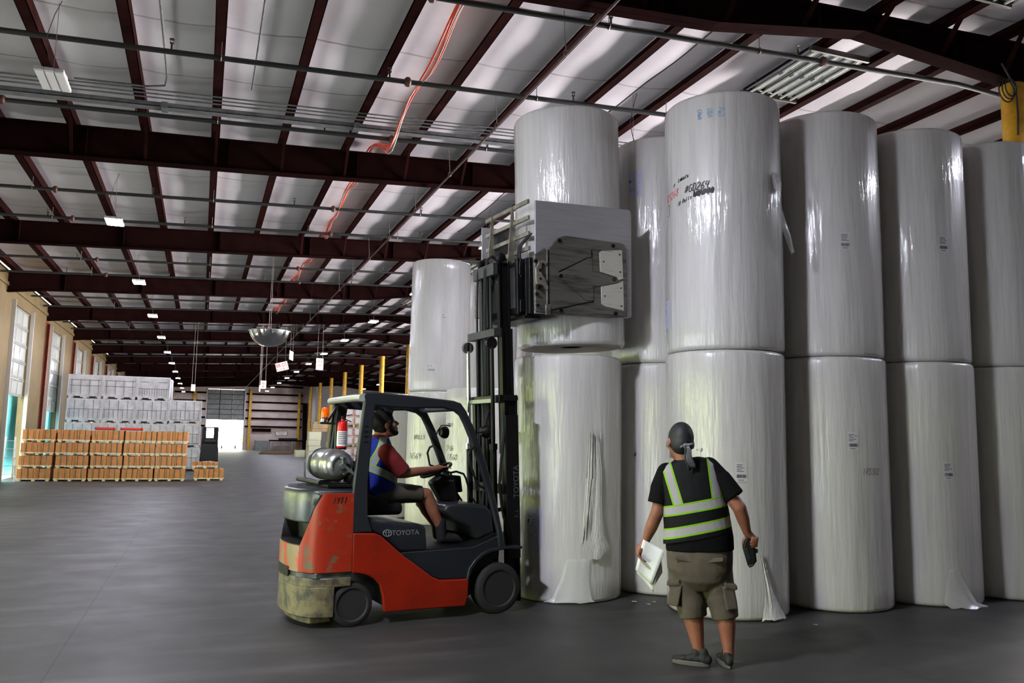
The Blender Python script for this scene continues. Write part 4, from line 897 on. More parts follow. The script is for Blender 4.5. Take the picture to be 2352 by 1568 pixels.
# carriage and paper roll clamp
tip(MB().box(1.84, 1.90, .08, .98, 3.02, 3.16).box(1.84, 1.90, .08, .98, 3.42, 3.56).box(1.82, 1.89, .1, .16, 3.0, 3.6).box(1.82, 1.89, .90, .96, 3.0, 3.6)).obj('carriage', M_mast, FL, bevel=.008)
b = MB().box(1.90, 1.985, .06, 1.0, 2.985, 3.60)
for k in range(5): b.box(1.985, 2.0, -.02, .02, 3.02+.12*k, 3.08+.12*k)
b.box(1.91, 1.99, .0, .06, 3.0, 3.6).box(1.86, 2.06, .05, .98, 2.955, 2.985)
tip(b).obj('clamp_frame', M_mast, FL, bevel=.01)
tip(MB().box(1.835, 1.85, .18, .42, 3.08, 3.52).box(1.835, 1.85, .6, .85, 3.08, 3.52)).obj('carriage_plate', M_mastl, FL, bevel=.004)
hk = [(1.985, 3.55), (2.03, 3.565), (2.075, 3.55), (2.085, 3.52), (2.075, 3.505), (2.06, 3.525), (2.03, 3.53), (2.02, 3.49), (2.02, 3.42), (2.04, 3.39), (2.07, 3.36), (2.10, 3.28), (2.095, 3.25), (2.07, 3.25), (2.03, 3.30), (1.96, 3.30), (1.945, 3.36), (1.945, 3.47), (1.97, 3.50)]
tip(MB().prism(hk, -.075, -.045)).obj('arm_hook', M_rest, FL, bevel=.008)
for (x, z, r) in ((2.0, 3.45, .018), (1.985, 3.27, .02), (2.0, 3.36, .012), (1.96, 3.2, .015), (1.965, 3.08, .015), (1.95, 3.55, .016)): tip(MB().lathe([(r, 0), (r, .03), (r*.5, .03), (r*.5, .015), (0, .015)], (x, -.05, z), (0, -1, 0), 10)).obj('pivot_bolt', M_blk, FL)
tip(MB().prism([(1.95, 3.02), (2.10, 3.00), (2.13, 3.03), (2.13, 3.66), (2.08, 3.70), (1.95, 3.62)], -.045, .0)).obj('arm_base', M_steeld, FL, bevel=.01)
tip(MB().box(2.06, 2.13, -.07, -.045, 2.98, 3.10)).obj('arm_stop', M_steeld, FL, bevel=.012)
PY = -.03
pad = tip(MB().prism([(1.95, 3.0), (3.16, 3.0), (3.19, 3.02), (3.235, 4.20), (3.21, 4.235), (1.985, 4.21)], PY, PY+.022)).obj('clamp_pad', M_steelp, FL, bevel=.006)
BK = [(2.095, 3.672), (2.233, 3.816), (2.30, 3.845), (2.343, 3.854), (3.06, 3.835), (3.105, 3.815), (3.129, 3.759), (3.117, 3.014), (2.877, 2.99), (2.13, 2.995), (2.08, 3.092)]
arm = tip(MB().prism(BK, PY-.03, PY)).obj('clamp_arm', M_steeld, FL, bevel=.012, seg=3)
tip(MB().prism([(2.758, 3.702), (2.787, 3.723), (3.062, 3.756), (3.067, 3.433), (3.002, 3.414), (2.98, 3.447), (2.762, 3.49)], PY-.036, PY-.028)).obj('wear_plate', M_steell, arm, bevel=.003)
tip(MB().prism([(2.767, 3.327), (2.989, 3.375), (3.066, 3.409), (3.065, 3.074), (2.817, 3.11), (2.766, 3.136)], PY-.036, PY-.028)).obj('wear_plate', M_steell, arm, bevel=.003)
tip(MB().prism([(2.62, 3.50), (2.75, 3.479), (2.956, 3.445), (2.984, 3.418), (2.977, 3.379), (2.756, 3.331), (2.62, 3.31)], PY-.042, PY-.028)).obj('tongue', M_steeld, arm, bevel=.006)
tip(MB().prism([(2.225, 3.415), (2.250, 3.445), (2.619, 3.633), (2.66, 3.635), (2.665, 3.167), (2.564, 3.163), (2.25, 3.38)], PY-.04, PY-.028)).obj('arm_boss', M_steeld, arm, bevel=.008)
HO = [(2.40, 3.41), (2.45, 3.48), (2.53, 3.535), (2.62, 3.55), (2.655, 3.535), (2.655, 3.47), (2.69, 3.415), (2.655, 3.36), (2.645, 3.29), (2.58, 3.28), (2.50, 3.32)]
tip(MB().prism(HO, PY-.0415, PY-.036)).obj('worn_hollow', M_steeld, arm, bevel=.003)
b = MB()
for p, q in (((2.233, 3.452), (2.608, 3.632)), ((2.608, 3.632), (2.66, 3.64)), ((2.66, 3.64), (2.66, 3.72)), ((2.125, 3.038), (2.603, 3.146)), ((2.603, 3.146), (2.66, 3.15)), ((2.66, 3.15), (2.66, 3.22))): b.bar((p[0], PY-.032, p[1]), (q[0], PY-.032, q[1]), .006, .012, up=(0, 0, 1))
b.bar((2.10, PY-.032, 3.1), (2.11, PY-.032, 3.68), .006, .012)
tip(b).obj('weld_groove', M_blk, arm, smooth=0)
b = MB()
for x, z in ((2.248, 3.787), (2.94, 3.79), (2.253, 3.407), (2.938, 3.415), (2.243, 3.039), (2.947, 3.039), (3.024, 3.699), (2.806, 3.604), (3.023, 3.504), (3.028, 3.324), (2.809, 3.224), (3.026, 3.125)):
    big = (x, z) in ((2.248, 3.787), (2.94, 3.79), (2.253, 3.407), (2.938, 3.415), (2.243, 3.039), (2.947, 3.039)); r = .022 if big else .008
    b.lathe([(r, 0), (r, .006), (r*.55, .006), (r*.5, .0), (0, .0)], (x, PY-.040, z), (0, -1, 0), 12)
tip(b).obj('pad_bolt', M_blk, arm)
tip(MB().prism([(1.97, 3.02), (3.16, 3.02), (3.2, 4.2), (1.99, 4.2)], W+.20, W+.222)).obj('clamp_pad', M_steelp, FL, bevel=.006)
tip(MB().prism([(1.95, 3.1), (2.1, 3.1), (3.1, 3.2), (3.1, 3.6), (2.1, 3.7), (1.95, 3.6)], W+.222, W+.25).box(1.90, 2.0, W-.06, W+.25, 3.1, 3.5)).obj('clamp_arm', M_steeld, FL, bevel=.01)
for z in (4.205, 4.03, 3.86, 3.70): tip(MB().box(1.915, 1.945, .02, 1.02, z-.022, z+.022)).obj('backrest_bar', M_rest, FL, bevel=.004)
for y in (.34, .83): tip(MB().prism([(1.83, 3.5), (1.935, 3.5), (1.925, 4.2), (1.905, 4.22), (1.895, 4.15)], y, y+.018)).obj('backrest_upright', M_rest, FL, smooth=0)
tip(MB().box(1.95, 1.965, .5, 1.0, 3.5, 4.06)).obj('backrest_panel', M_seat, FL, smooth=0)
for k in range(3): tip(MB().tube([(1.87, .10+.03*k, 3.40), (1.86, .10+.03*k, 3.65), (1.875, .09+.03*k, 3.74), (1.93, .03+.03*k, 3.82), (1.96, .02+.02*k, 3.86)], .011, 8)).obj('clamp_hose', M_rub, FL)
MB
held.rotation_euler = Euler((0, 0, 0)); held.matrix_world = Matrix.Translation((3.945, 8.64, H1+.11)) @ Matrix.Rotation(.13454, 4, 'Z') @ Matrix.Rotation(-.04, 4, 'Y') @ Matrix.Rotation(-.13454, 4, 'Z')
# ------------------------------------------------------------------ people
M_skin = mat('skin', (142, 92, 70), 0.5, rgb2=(128, 79, 61), nscale=9)
M_hair = mat('dark_brown_hair', (16, 12, 10), 0.7, spec=.15, bump=.5, bscale=60, bstretch=(1, 1, .4), bdist=.01)
M_shirt = mat('black_cotton', (9, 9, 11), 0.9, spec=.15, bump=.35, bscale=9, bdist=.02)
M_shorts = mat('khaki_grey_cotton', (84, 76, 64), 0.85, rgb2=(72, 65, 55), nscale=5, bump=.5, bscale=7, bdist=.03)
M_shoe = mat('black_knit_shoe', (18, 18, 19), 0.75); M_sole = mat('grey_rubber_sole', (78, 76, 72), 0.7)
M_band = mat('black_bandana', (26, 27, 29), 0.6, bump=.3, bscale=10, bdist=.02); M_tail = mat('grey_satin_cloth', (92, 94, 98), 0.35, rgb2=(52, 54, 58), nscale=12)
M_paper = mat('white_paper', (222, 224, 224), 0.6)
M_redsh = mat('dark_red_cotton', (104, 10, 16), 0.85, bump=.3, bscale=9, bdist=.02)
M_drsh = mat('dark_khaki_cotton', (60, 56, 46), 0.85, bump=.3, bscale=8, bdist=.02)

def band_mat(name, base, bands, silver=(152, 148, 152), lime=(116, 168, 34), s=.026, l=.040, rough=.7):
    """cloth with reflective tape: each band is (nx, nz, c, limits) with |nx*x+nz*z+c| the distance to its centre line, limits = (ax, az, ac) kept where positive"""
    m = mat(name, base, rough, spec=.2, bump=.3, bscale=9, bdist=.02); nt = m.node_tree; b = nt.nodes['Principled BSDF']
    t = nt.nodes.new('ShaderNodeTexCoord'); sp = nt.nodes.new('ShaderNodeSeparateXYZ'); nt.links.new(t.outputs['Object'], sp.inputs[0])
    def M(op, *a):
        k = nt.nodes.new('ShaderNodeMath'); k.operation = op
        for i, v in enumerate(a):
            if isinstance(v, (int, float)): k.inputs[i].default_value = v
            else: nt.links.new(v, k.inputs[i])
        return k.outputs[0]
    def lin3(nx, nz, c): return M('ADD', M('ADD', M('MULTIPLY', sp.outputs['X'], nx), M('MULTIPLY', sp.outputs['Z'], nz)), c)
    A = None; B = None
    for (nx, nz, c, lim) in bands:
        d = M('ABSOLUTE', lin3(nx, nz, c)); si = M('LESS_THAN', d, s); li = M('LESS_THAN', d, l)
        for q in lim:
            g = M('GREATER_THAN', lin3(*q), 0.0); si = M('MULTIPLY', si, g); li = M('MULTIPLY', li, g)
        if A is None: A, B = si, li
        else:
            nlim = M('SUBTRACT', 1.0, si); A = M('MAXIMUM', A, si); B = M('MAXIMUM', B, li)
    m1 = nt.nodes.new('ShaderNodeMix'); m1.data_type = 'RGBA'; nt.links.new(B, m1.inputs[0]); m1.inputs[6].default_value = lin(base); m1.inputs[7].default_value = lin(lime)
    m2 = nt.nodes.new('ShaderNodeMix'); m2.data_type = 'RGBA'; nt.links.new(A, m2.inputs[0]); nt.links.new(m1.outputs[2], m2.inputs[6]); m2.inputs[7].default_value = lin(silver)
    nt.links.new(m2.outputs[2], b.inputs['Base Color'])
    return m

class Flesh(MB):
    def cap(s, p0, r0, p1, r1, n=18):                        # tapered limb with round ends
        p0 = Vector(p0); p1 = Vector(p1); d = (p1-p0).normalized(); pts = []; rs = []
        for k in range(5): a = PI/2*k/5; pts.append(p0-d*r0*math.cos(a)); rs.append(max(r0*math.sin(a), 1e-4))
        pts += [p0, p0.lerp(p1, .5), p1]; rs += [r0, (r0+r1)/2, r1]
        for k in range(4, -1, -1): a = PI/2*k/5; pts.append(p1+d*r1*math.cos(a)); rs.append(max(r1*math.sin(a), 1e-4))
        return s.tube(pts, rs, n)
    def chain(s, pr, n=18):
        for (p, r), (q, t) in zip(pr, pr[1:]): s.cap(p, r, q, t, n)
        return s
    def loft(s, rings, n=28):                               # rings: centre, half-width x, half-depth y, (optional turn about z)
        vs = []
        for rg in rings:
            c, a, d = rg[0], rg[1], rg[2]; tw = rg[3] if len(rg) > 3 else 0.0; tilt = rg[4] if len(rg) > 4 else 0.0
            for k in range(n):
                t = 2*PI*k/n; ct, st = math.cos(t), math.sin(t); e = .85
                x = a*math.copysign(abs(ct)**e, ct); y = d*math.copysign(abs(st)**e, st)
                x, y = x*math.cos(tw)-y*math.sin(tw), x*math.sin(tw)+y*math.cos(tw)
                vs.append((c[0]+x, c[1]+y, c[2]+tilt*x))
        m = len(rings)
        fs = [(i*n+k, i*n+(k+1) % n, (i+1)*n+(k+1) % n, (i+1)*n+k) for i in range(m-1) for k in range(n)]
        return s.add(vs, fs+[tuple(range(n-1, -1, -1)), tuple((m-1)*n+k for k in range(n))])
    def bake(s, name, m, parent, voxel=.008, smooth=6, fac=.5):   # all shapes become one continuous skin
        me = s.mesh(name); bm = bmesh.new(); bm.from_mesh(me); bmesh.ops.recalc_face_normals(bm, faces=bm.faces); bm.to_mesh(me); bm.free()
        o = bpy.data.objects.new(name, me); COL.objects.link(o)
        r = o.modifiers.new('skin', 'REMESH'); r.mode = 'VOXEL'; r.voxel_size = voxel
        if smooth: q = o.modifiers.new('soft', 'SMOOTH'); q.factor = fac; q.iterations = smooth
        dg = bpy.context.evaluated_depsgraph_get(); dg.update()
        nm = bpy.data.meshes.new_from_object(o.evaluated_get(dg)); o.modifiers.clear(); o.data = nm; bpy.data.meshes.remove(me)
        nm.name = name; nm.materials.clear(); nm.materials.append(m); nm.shade_smooth()
        if parent is not None: o.parent = parent
        return o

def head(b, c, R, r=1.0):                                    # head facing local +y, R turns it; returns nothing, adds skull, jaw, nose, ears, neck stub
    c = Vector(c)
    def P(x, y, z): return c+R @ Vector((x*r, y*r, z*r))
    b.ball(P(0, -.012, .022), .1*r, 20, 14, (.80, 1.0, 1.05), R)
    b.ball(P(0, .02, -.035), .078*r, 18, 12, (.86, .95, 1.05), R)
    b.ball(P(0, .052, -.085), .042*r, 14, 10, (1.0, .9, .8), R)
    b.cap(P(0, .085, .015), .012*r, P(0, .112, -.022), .016*r, 10)      # nose
    b.ball(P(.014, .098, -.026), .011*r, 8, 6); b.ball(P(-.014, .098, -.026), .011*r, 8, 6)
    b.cap(P(-.042, .068, .034), .012*r, P(.042, .068, .034), .012*r, 10)  # brow
    b.cap(P(-.018, .094, -.055), .008*r, P(.018, .094, -.055), .008*r, 8); b.cap(P(-.016, .092, -.066), .008*r, P(.016, .092, -.066), .008*r, 8)  # lips
    for sx in (-1, 1):
        b.ball(P(sx*.05, .065, -.02), .022*r, 10, 8)                      # cheek
        b.ball(P(sx*.083, -.012, -.01), .03*r, 12, 8, (.35, .7, 1.1), R)  # ear
    return P
def fingers(b, palm, dirn, side, up, curl, L=.075, r=.0095, spread=.02):
    """four fingers from the end of a palm: dirn along the palm, side across it, up = the way they curl"""
    palm = Vector(palm); dirn = Vector(dirn).normalized(); side = Vector(side).normalized(); up = Vector(up).normalized()
    for k, f in enumerate((.92, 1.0, .94, .76)):
        p = palm+side*spread*(1.5-k); d = dirn
        for j, (seg, rr) in enumerate(((.45, 1.0), (.32, .92), (.25, .82))):
            a = curl[j] if j < len(curl) else curl[-1]
            nd = (d*math.cos(a)+up*math.sin(a)).normalized(); up = (up*math.cos(a)-d*math.sin(a)).normalized() if False else up
            q = p+nd*L*f*seg; b.cap(p, r*rr, q, r*rr*.93, 8); p = q; d = nd

# ---- the man standing with his back to us; local x to the right of the photograph, y away from it
MAN = thing('person', 'standing person in black vest with lime and silver bands, back turned, holding papers', 'person', (3.769, 5.592, 0), -.59316)
b = Flesh()
Rh = Euler((-.12, .06, .35)).to_matrix()
P = head(b, (-.240, .015, 1.700), Rh, 1.18)
b.cap((-.20, .0, 1.52), .072, (-.235, .0, 1.64), .066)
b.loft([((-.10, .05, .86), .19, .13), ((-.10, .05, 1.0), .19, .14), ((-.13, .04, 1.2), .18, .13), ((-.17, .03, 1.42), .17, .10), ((-.19, .02, 1.53), .09, .07)])
b.chain([((-.355, .03, 1.45), .050), ((-.425, .0, 1.14), .052), ((-.47, .03, 1.03), .050), ((-.517, .06, .915), .031)])
b.chain([((-.02, .03, 1.50), .050), ((.205, -.02, 1.205), .053), ((.235, .01, 1.11), .048), ((.262, .04, 1.015), .032)])
b.chain([((-.20, .06, .86), .10), ((-.158, .06, .47), .070), ((-.148, .04, .33), .076), ((-.115, .03, .14), .046), ((-.095, .03, .07), .040)])
b.chain([((.0, .06, .86), .10), ((.085, .06, .48), .068), ((.098, .04, .33), .072), ((.110, .03, .14), .044), ((.112, .03, .07), .039)])
b.cap((-.08, .0, .05), .03, (-.2, .03, .04), .018); b.cap((.112, .02, .05), .03, (.08, .14, .04), .018)
# left hand round the papers, right hand round the scanner
b.chain([((-.517, .06, .915), .03), ((-.550, .055, .865), .033), ((-.568, .045, .83), .030)]); b.ball((-.562, .05, .85), .042, 12, 10, (.75, .7, 1.0))
fingers(b, (-.578, .018, .815), (.10, -.12, -1), (-.35, .9, .15), (1, -.06, -.12), (.55, .75, .45), .088, .0098, .017)
b.cap((-.545, .085, .865), .014, (-.53, .095, .82), .012); b.cap((-.53, .095, .82), .012, (-.505, .092, .785), .010)
b.chain([((.262, .04, 1.015), .032), ((.295, .065, .975), .034)]); b.ball((.305, .075, .955), .045, 12, 10, (.75, .6, 1.0))
fingers(b, (.338, .062, .945), (.10, -1, -.05), (.12, .05, 1), (-1, -.05, -.12), (.35, 1.05, .55), .088, .0098, .0205)
b.cap((.265, .06, .985), .014, (.238, .045, .955), .012); b.cap((.238, .045, .955), .012, (.228, .04, .92), .010)
b.bake('body', M_skin, MAN, .0062, 4)
b = Flesh(); b.ball(P(-.034, .074, .012), .0125, 10, 8); b.ball(P(.034, .074, .012), .0125, 10, 8); b.obj('eyes', M_white, MAN)
# shirt with sleeves
b = Flesh()
b.loft([((-.098, .05, .865), .262, .185, 0, .04), ((-.10, .05, .95), .262, .19, 0, .08), ((-.112, .045, 1.10), .245, .18, 0, .16), ((-.14, .04, 1.28), .235, .165, 0, .2), ((-.172, .035, 1.42), .225, .14, 0, .2), ((-.19, .03, 1.52), .165, .11, 0, .2), ((-.205, .02, 1.575), .085, .08, 0, .15)])
b.chain([((-.35, .035, 1.46), .078), ((-.40, .02, 1.33), .080)]); b.tube([(-.39, .02, 1.36), (-.418, .01, 1.215)], [.080, .082], 20)
b.chain([((-.02, .035, 1.51), .080), ((.08, .02, 1.40), .082)]); b.tube([(.06, .02, 1.43), (.175, -.01, 1.285)], [.082, .080], 20)
b.bake('shirt', M_shirt, MAN, .008, 5)
M_vest = band_mat('black_vest_reflective_bands', (9, 9, 12), [(-.2078, .9782, -1.2084, []), (-.227, .974, -1.041, []),
    (.955, .296, -.118-.0, [(-.2125, 1, -1.275)]), (.993, .119, -.191, [(-.2125, 1, -1.275)])], s=.027, l=.041)
b = Flesh()
b.loft([((-.115, .048, .955), .268, .195, 0, .2), ((-.115, .048, 1.02), .262, .193, 0, .2), ((-.120, .045, 1.10), .255, .188, 0, .2), ((-.145, .04, 1.28), .245, .173, 0, .2), ((-.172, .036, 1.42), .238, .148, 0, .2), ((-.186, .032, 1.50), .22, .125, 0, .2), ((-.192, .03, 1.545), .17, .112, 0, .2), ((-.20, .02, 1.572), .10, .09, 0, .2)])
b.bake('vest', M_vest, MAN, .008, 4)
# shorts
b = Flesh()
b.loft([((-.10, .05, .90), .255, .175), ((-.10, .055, .82), .255, .185), ((-.10, .06, .72), .25, .185), ((-.095, .06, .64), .22, .17), ((-.09, .06, .565), .10, .12)])
b.chain([((-.215, .06, .78), .13), ((-.208, .06, .60), .134)]); b.tube([(-.21, .06, .68), (-.195, .06, .55), (-.165, .05, .44), (-.152, .05, .355)], [.130, .128, .116, .108], 22)
b.chain([((.015, .06, .78), .13), ((.032, .06, .60), .130)]); b.tube([(.02, .06, .68), (.045, .06, .55), (.075, .05, .45), (.09, .05, .362)], [.128, .122, .110, .102], 22)
so = b.bake('shorts', M_shorts, MAN, .008, 4)
b = Flesh(); b.obox((-.278, .01, .535), (.045, -.012, -.006), (.012, .078, 0), (.018, 0, .088)); b.obox((-.288, .01, .622), (.05, -.012, .008), (.012, .084, 0), (.003, 0, .02)); b.bake('cargo_pocket', M_shorts, so, .008, 3)
b = Flesh(); b.obox((.115, .02, .53), (.043, .012, .006), (-.012, .078, 0), (-.016, 0, .088)); b.obox((.123, .02, .617), (.047, .012, -.008), (-.012, .084, 0), (-.003, 0, .02)); b.bake('cargo_pocket', M_shorts, so, .008, 3)
for x, t in ((-.225, -.2), (.02, .15)): MB().obox((x, -.117, .815), (.06, .0, t*.05), (0, .006, 0), (0, .004, .016)).obj('back_pocket_flap', M_shorts, so, bevel=.006)
# shoes
def shoe(heel, toe, nm):
    h = Vector(heel); d = Vector(toe)-h; L = d.length; d.normalize(); s_ = Vector((-d.y, d.x, 0))
    b = Flesh()
    for t, hw, ht in ((.03, .032, .05), (.14, .038, .055), (.3, .040, .05), (.5, .044, .042), (.7, .048, .033), (.87, .042, .026), (.96, .03, .02)):
        c = h+d*L*t; b.ball((c.x, c.y, .03+ht*.5), 1.0, 14, 10, (hw, hw, ht*.75))
    b.cap(h+d*.03+Vector((0, 0, .05)), .036, h+d*.04+Vector((0, 0, .105)), .034)
    b.cap(h+d*.1+Vector((0, 0, .06)), .038, h+d*.1+Vector((0, 0, .095)), .036)
    o = b.bake(nm, M_shoe, MAN, .007, 3)
    b = MB(); pr = []
    for k in range(28):
        t = 2*PI*k/28; a = math.cos(t); w_ = .046+.008*a if a > 0 else .046-.004*abs(a)
        pr.append(h+d*(L/2+a*L*.53)+s_*(w_*math.sin(t)))
    b.add([(p.x, p.y, .0) for p in pr]+[(p.x+0, p.y, .036) for p in pr], [tuple(range(27, -1, -1)), tuple(range(28, 56))]+[(k, (k+1) % 28, (k+1) % 28+28, k+28) for k in range(28)])
    b.obj('sole', M_sole, o, bevel=.006); return o
shoe((-.035, -.015, 0), (-.305, .055, 0), 'shoe'); shoe((.118, -.02, 0), (.05, .235, 0), 'shoe')
# bandana
b = Flesh()
b.ball(P(0, -.014, .026), .124, 22, 16, (.80, 1.0, 1.05), Rh); b.ball(P(0, -.035, -.005), .110, 20, 14, (.82, .9, .95), Rh)
bo = b.bake('bandana', M_band, MAN, .007, 3)
k0 = P(.0, -.118, -.035)
b = Flesh(); b.ball(k0, .022, 12, 10, (1.2, .8, 1)); b.cap(k0, .016, k0+Vector((.05, -.01, .012)), .012); b.cap(k0, .016, k0+Vector((-.035, -.005, -.012)), .014); b.bake('knot', M_tail, bo, .006, 2)
b = MB()
for (dx, tw, ln) in ((-.008, .5, .19), (.012, -.4, .17)):
    def f(u, v, dx=dx, tw=tw, ln=ln):
        wv = .014+.020*v; a = tw+.8*v
        return (k0.x+dx+.03*v+(u-.5)*2*wv*math.cos(a)+.006*math.sin(v*9), k0.y-.012-.012*v*(1-v)*4+(u-.5)*2*wv*math.sin(a)*.6, k0.z-ln*v)
    b.grid(f, 4, 10)
o = b.obj('bandana_tail', M_tail, bo, smooth=60, fix=False); q = o.modifiers.new('thick', 'SOLIDIFY'); q.thickness = .003
# papers and scanner in his hands
PP = thing('paper_sheets', 'loose white paper sheets held in the left hand of the standing person', 'papers', (3.769, 5.592, 0), -.59316)
def sheet(A, B, C, D, y, bow, nm='sheet'):
    A, B, C, D = [Vector((p[0], y, p[1])) for p in (A, B, C, D)]
    def f(u, v): p = A.lerp(B, u).lerp(D.lerp(C, u), v); p.y += bow*math.sin(PI*u)*.5+bow*v*v; return p
    o = MB().grid(f, 6, 8).obj(nm, M_paper, PP, smooth=60, fix=False); q = o.modifiers.new('thick', 'SOLIDIFY'); q.thickness = .0012; return o
sheet((-.535, .93), (-.365, .845), (-.472, .575), (-.598, .69), .020, .03)
sheet((-.53, .88), (-.395, .80), (-.46, .515), (-.588, .66), .040, .03)
sheet((-.49, .86), (-.40, .83), (-.388, .672), (-.475, .53), .060, .025)
SN = thing('barcode_scanner', 'black handheld scanner pointing down in the right hand of the standing person', 'scanner', (3.769, 5.592, 0), -.59316)
MB().prism([(.258, .985), (.305, .96), (.322, .885), (.33, .80), (.305, .77), (.275, .752), (.262, .765), (.225, .90), (.232, .93)], .02, .075).obj('body', M_blk, SN, bevel=.014, seg=3)
MB().prism([(.30, .90), (.342, .89), (.34, .865), (.325, .86)], .03, .065).obj('trigger', M_blk, SN, bevel=.004)
MB().prism([(.262, .77), (.275, .75), (.306, .768), (.318, .785)], .012, .083).obj('scan_head', M_rub, SN, bevel=.006)
MB().prism([(.24, .90), (.262, .905), (.285, .82), (.262, .81)], .015, .021).obj('screen', M_grey, SN)

# ---- the driver, in the forklift's own axes
DR = thing('person', 'seated person driving the forklift, blue vest over dark red shirt, looking up', 'person', (1.368, 7.677, 0), .13454)
b = Flesh()
Rd = Matrix.Rotation(-PI/2, 3, 'Z') @ Matrix.Rotation(.30, 3, 'X')
P = head(b, (.425, .50, 1.825), Rd, 1.14)
b.cap((.36, .50, 1.60), .075, (.39, .50, 1.74), .070)
b.loft([((.30, .51, 1.06), .13, .17), ((.33, .51, 1.2), .145, .175), ((.34, .51, 1.4), .13, .175), ((.355, .51, 1.55), .09, .17), ((.36, .5, 1.62), .06, .07)])
b.chain([((.38, .31, 1.54), .05), ((.545, .27, 1.355), .050), ((.70, .29, 1.37), .045), ((.885, .33, 1.392), .030)])
b.chain([((.38, .70, 1.54), .05), ((.56, .74, 1.33), .050), ((.75, .70, 1.33), .044), ((.90, .665, 1.36), .030)])
b.chain([((.32, .41, 1.135), .09), ((.60, .39, 1.15), .082), ((.845, .38, 1.14), .062)]); b.chain([((.845, .38, 1.14), .060), ((.92, .38, .98), .062), ((1.03, .38, .76), .040)]); b.cap((1.03, .38, .73), .04, (1.2, .37, .69), .032)
b.chain([((.32, .62, 1.135), .09), ((.60, .64, 1.14), .082), ((.86, .65, 1.12), .062)]); b.chain([((.86, .65, 1.12), .060), ((.96, .65, .96), .062), ((1.10, .65, .77), .040)]); b.cap((1.10, .65, .74), .04, (1.25, .65, .71), .032)
b.chain([((.885, .33, 1.392), .030), ((.95, .34, 1.405), .032)]); b.ball((.965, .345, 1.41), .042, 12, 10, (1.1, .9, .45))
fingers(b, (1.0, .345, 1.412), (1, .1, .12), (0, -1, 0), (0, 0, -1), (.05, .25, .3), .085, .0095, .019)
b.cap((.945, .385, 1.40), .013, (.99, .405, 1.40), .012); b.cap((.99, .405, 1.40), .012, (1.02, .41, 1.395), .010)
b.chain([((.90, .665, 1.36), .030), ((.935, .655, 1.372), .034)]); b.ball((.945, .65, 1.378), .042, 12, 10, (.9, .9, .6))
fingers(b, (.955, .645, 1.395), (.6, -.3, .5), (.5, .7, 0), (.5, .0, -1), (.4, .9, .9), .08, .0095, .019)
b.cap((.93, .62, 1.37), .013, (.96, .59, 1.375), .011)
b.bake('body', M_skin, DR, .0062, 4)
b = Flesh(); b.ball(P(-.034, .072, .012), .0125, 10, 8); b.ball(P(.034, .072, .012), .0125, 10, 8); b.obj('eyes', M_white, DR)
b = Flesh()
b.ball(P(0, -.018, .032), .120, 22, 16, (.82, 1.0, 1.02), Rd); b.ball(P(0, -.05, -.01), .088, 18, 12, (.95, .75, 1.15), Rd)
b.ball(P(0, .055, .085), .05, 14, 10, (1.4, .8, .6), Rd); b.cap(P(.0, .06, .10), .022, P(.01, .092, .098), .014, 8); b.cap(P(0, .0, .125), .03, P(0, -.06, .12), .02, 10)
for sx in (-1, 1): b.cap(P(sx*.078, .02, .02), .02, P(sx*.08, .015, -.04), .014, 10)
b.bake('hair', M_hair, DR, .007, 2)
b = Flesh(); b.ball(P(0, .058, -.085), .050, 14, 10, (1.05, .92, .75), Rd)
for sx in (-1, 1): b.cap(P(sx*.03, .065, -.09), .03, P(sx*.066, .02, -.06), .022, 10)
b.cap(P(-.022, .086, -.042), .007, P(.022, .086, -.042), .007, 8)
b.bake('beard', M_hair, DR, .006, 2)
b = Flesh()
b.loft([((.29, .51, 1.06), .15, .19), ((.345, .51, 1.18), .195, .205), ((.36, .51, 1.32), .188, .205), ((.36, .51, 1.46), .155, .21), ((.36, .51, 1.60), .125, .20), ((.365, .505, 1.68), .095, .13), ((.375, .50, 1.725), .078, .085)])
b.chain([((.375, .29, 1.555), .086), ((.43, .275, 1.48), .086)]); b.tube([(.42, .275, 1.50), (.545, .262, 1.365)], [.086, .080], 20)
b.chain([((.375, .72, 1.555), .084), ((.42, .73, 1.48), .084)]); b.tube([(.41, .73, 1.50), (.53, .742, 1.36)], [.084, .078], 20)
b.bake('shirt', M_redsh, DR, .008, 4)
M_vestb = band_mat('blue_vest_reflective_bands', (14, 30, 112), [(.90, -.434, .402, [(.39, .92, -1.42)]), (.39, .92, -1.385, [])], silver=(130, 130, 134), s=.026, l=.036)
b = Flesh()
b.loft([((.29, .51, 1.08), .158, .20), ((.345, .51, 1.18), .205, .215), ((.36, .51, 1.32), .198, .215), ((.358, .51, 1.46), .165, .215), ((.355, .51, 1.60), .138, .205), ((.355, .51, 1.655), .118, .175), ((.362, .505, 1.70), .098, .12)])
b.bake('vest', M_vestb, DR, .008, 4)
b = Flesh()
b.loft([((.24, .515, 1.075), .13, .19), ((.28, .515, 1.12), .17, .20), ((.31, .515, 1.19), .17, .195)])
for y in (.40, .635): b.chain([((.32, y, 1.14), .105), ((.60, y, 1.15), .096)]); b.tube([(.5, y, 1.15), (.62, y, 1.152), (.79, y-.01, 1.142)], [.10, .095, .084], 20)
b.bake('shorts', M_drsh, DR, .008, 4)
for (x, y) in ((1.0, .38), (1.07, .65)):
    b = Flesh(); b.cap((x+.02, y, .705), .052, (x+.09, y, .705), .054); b.cap((x+.09, y, .70), .053, (x+.25, y-.005, .692), .044); b.cap((x+.02, y, .72), .054, (x+.0, y, .86), .058); b.bake('boot', M_shoe, DR, .007, 3)
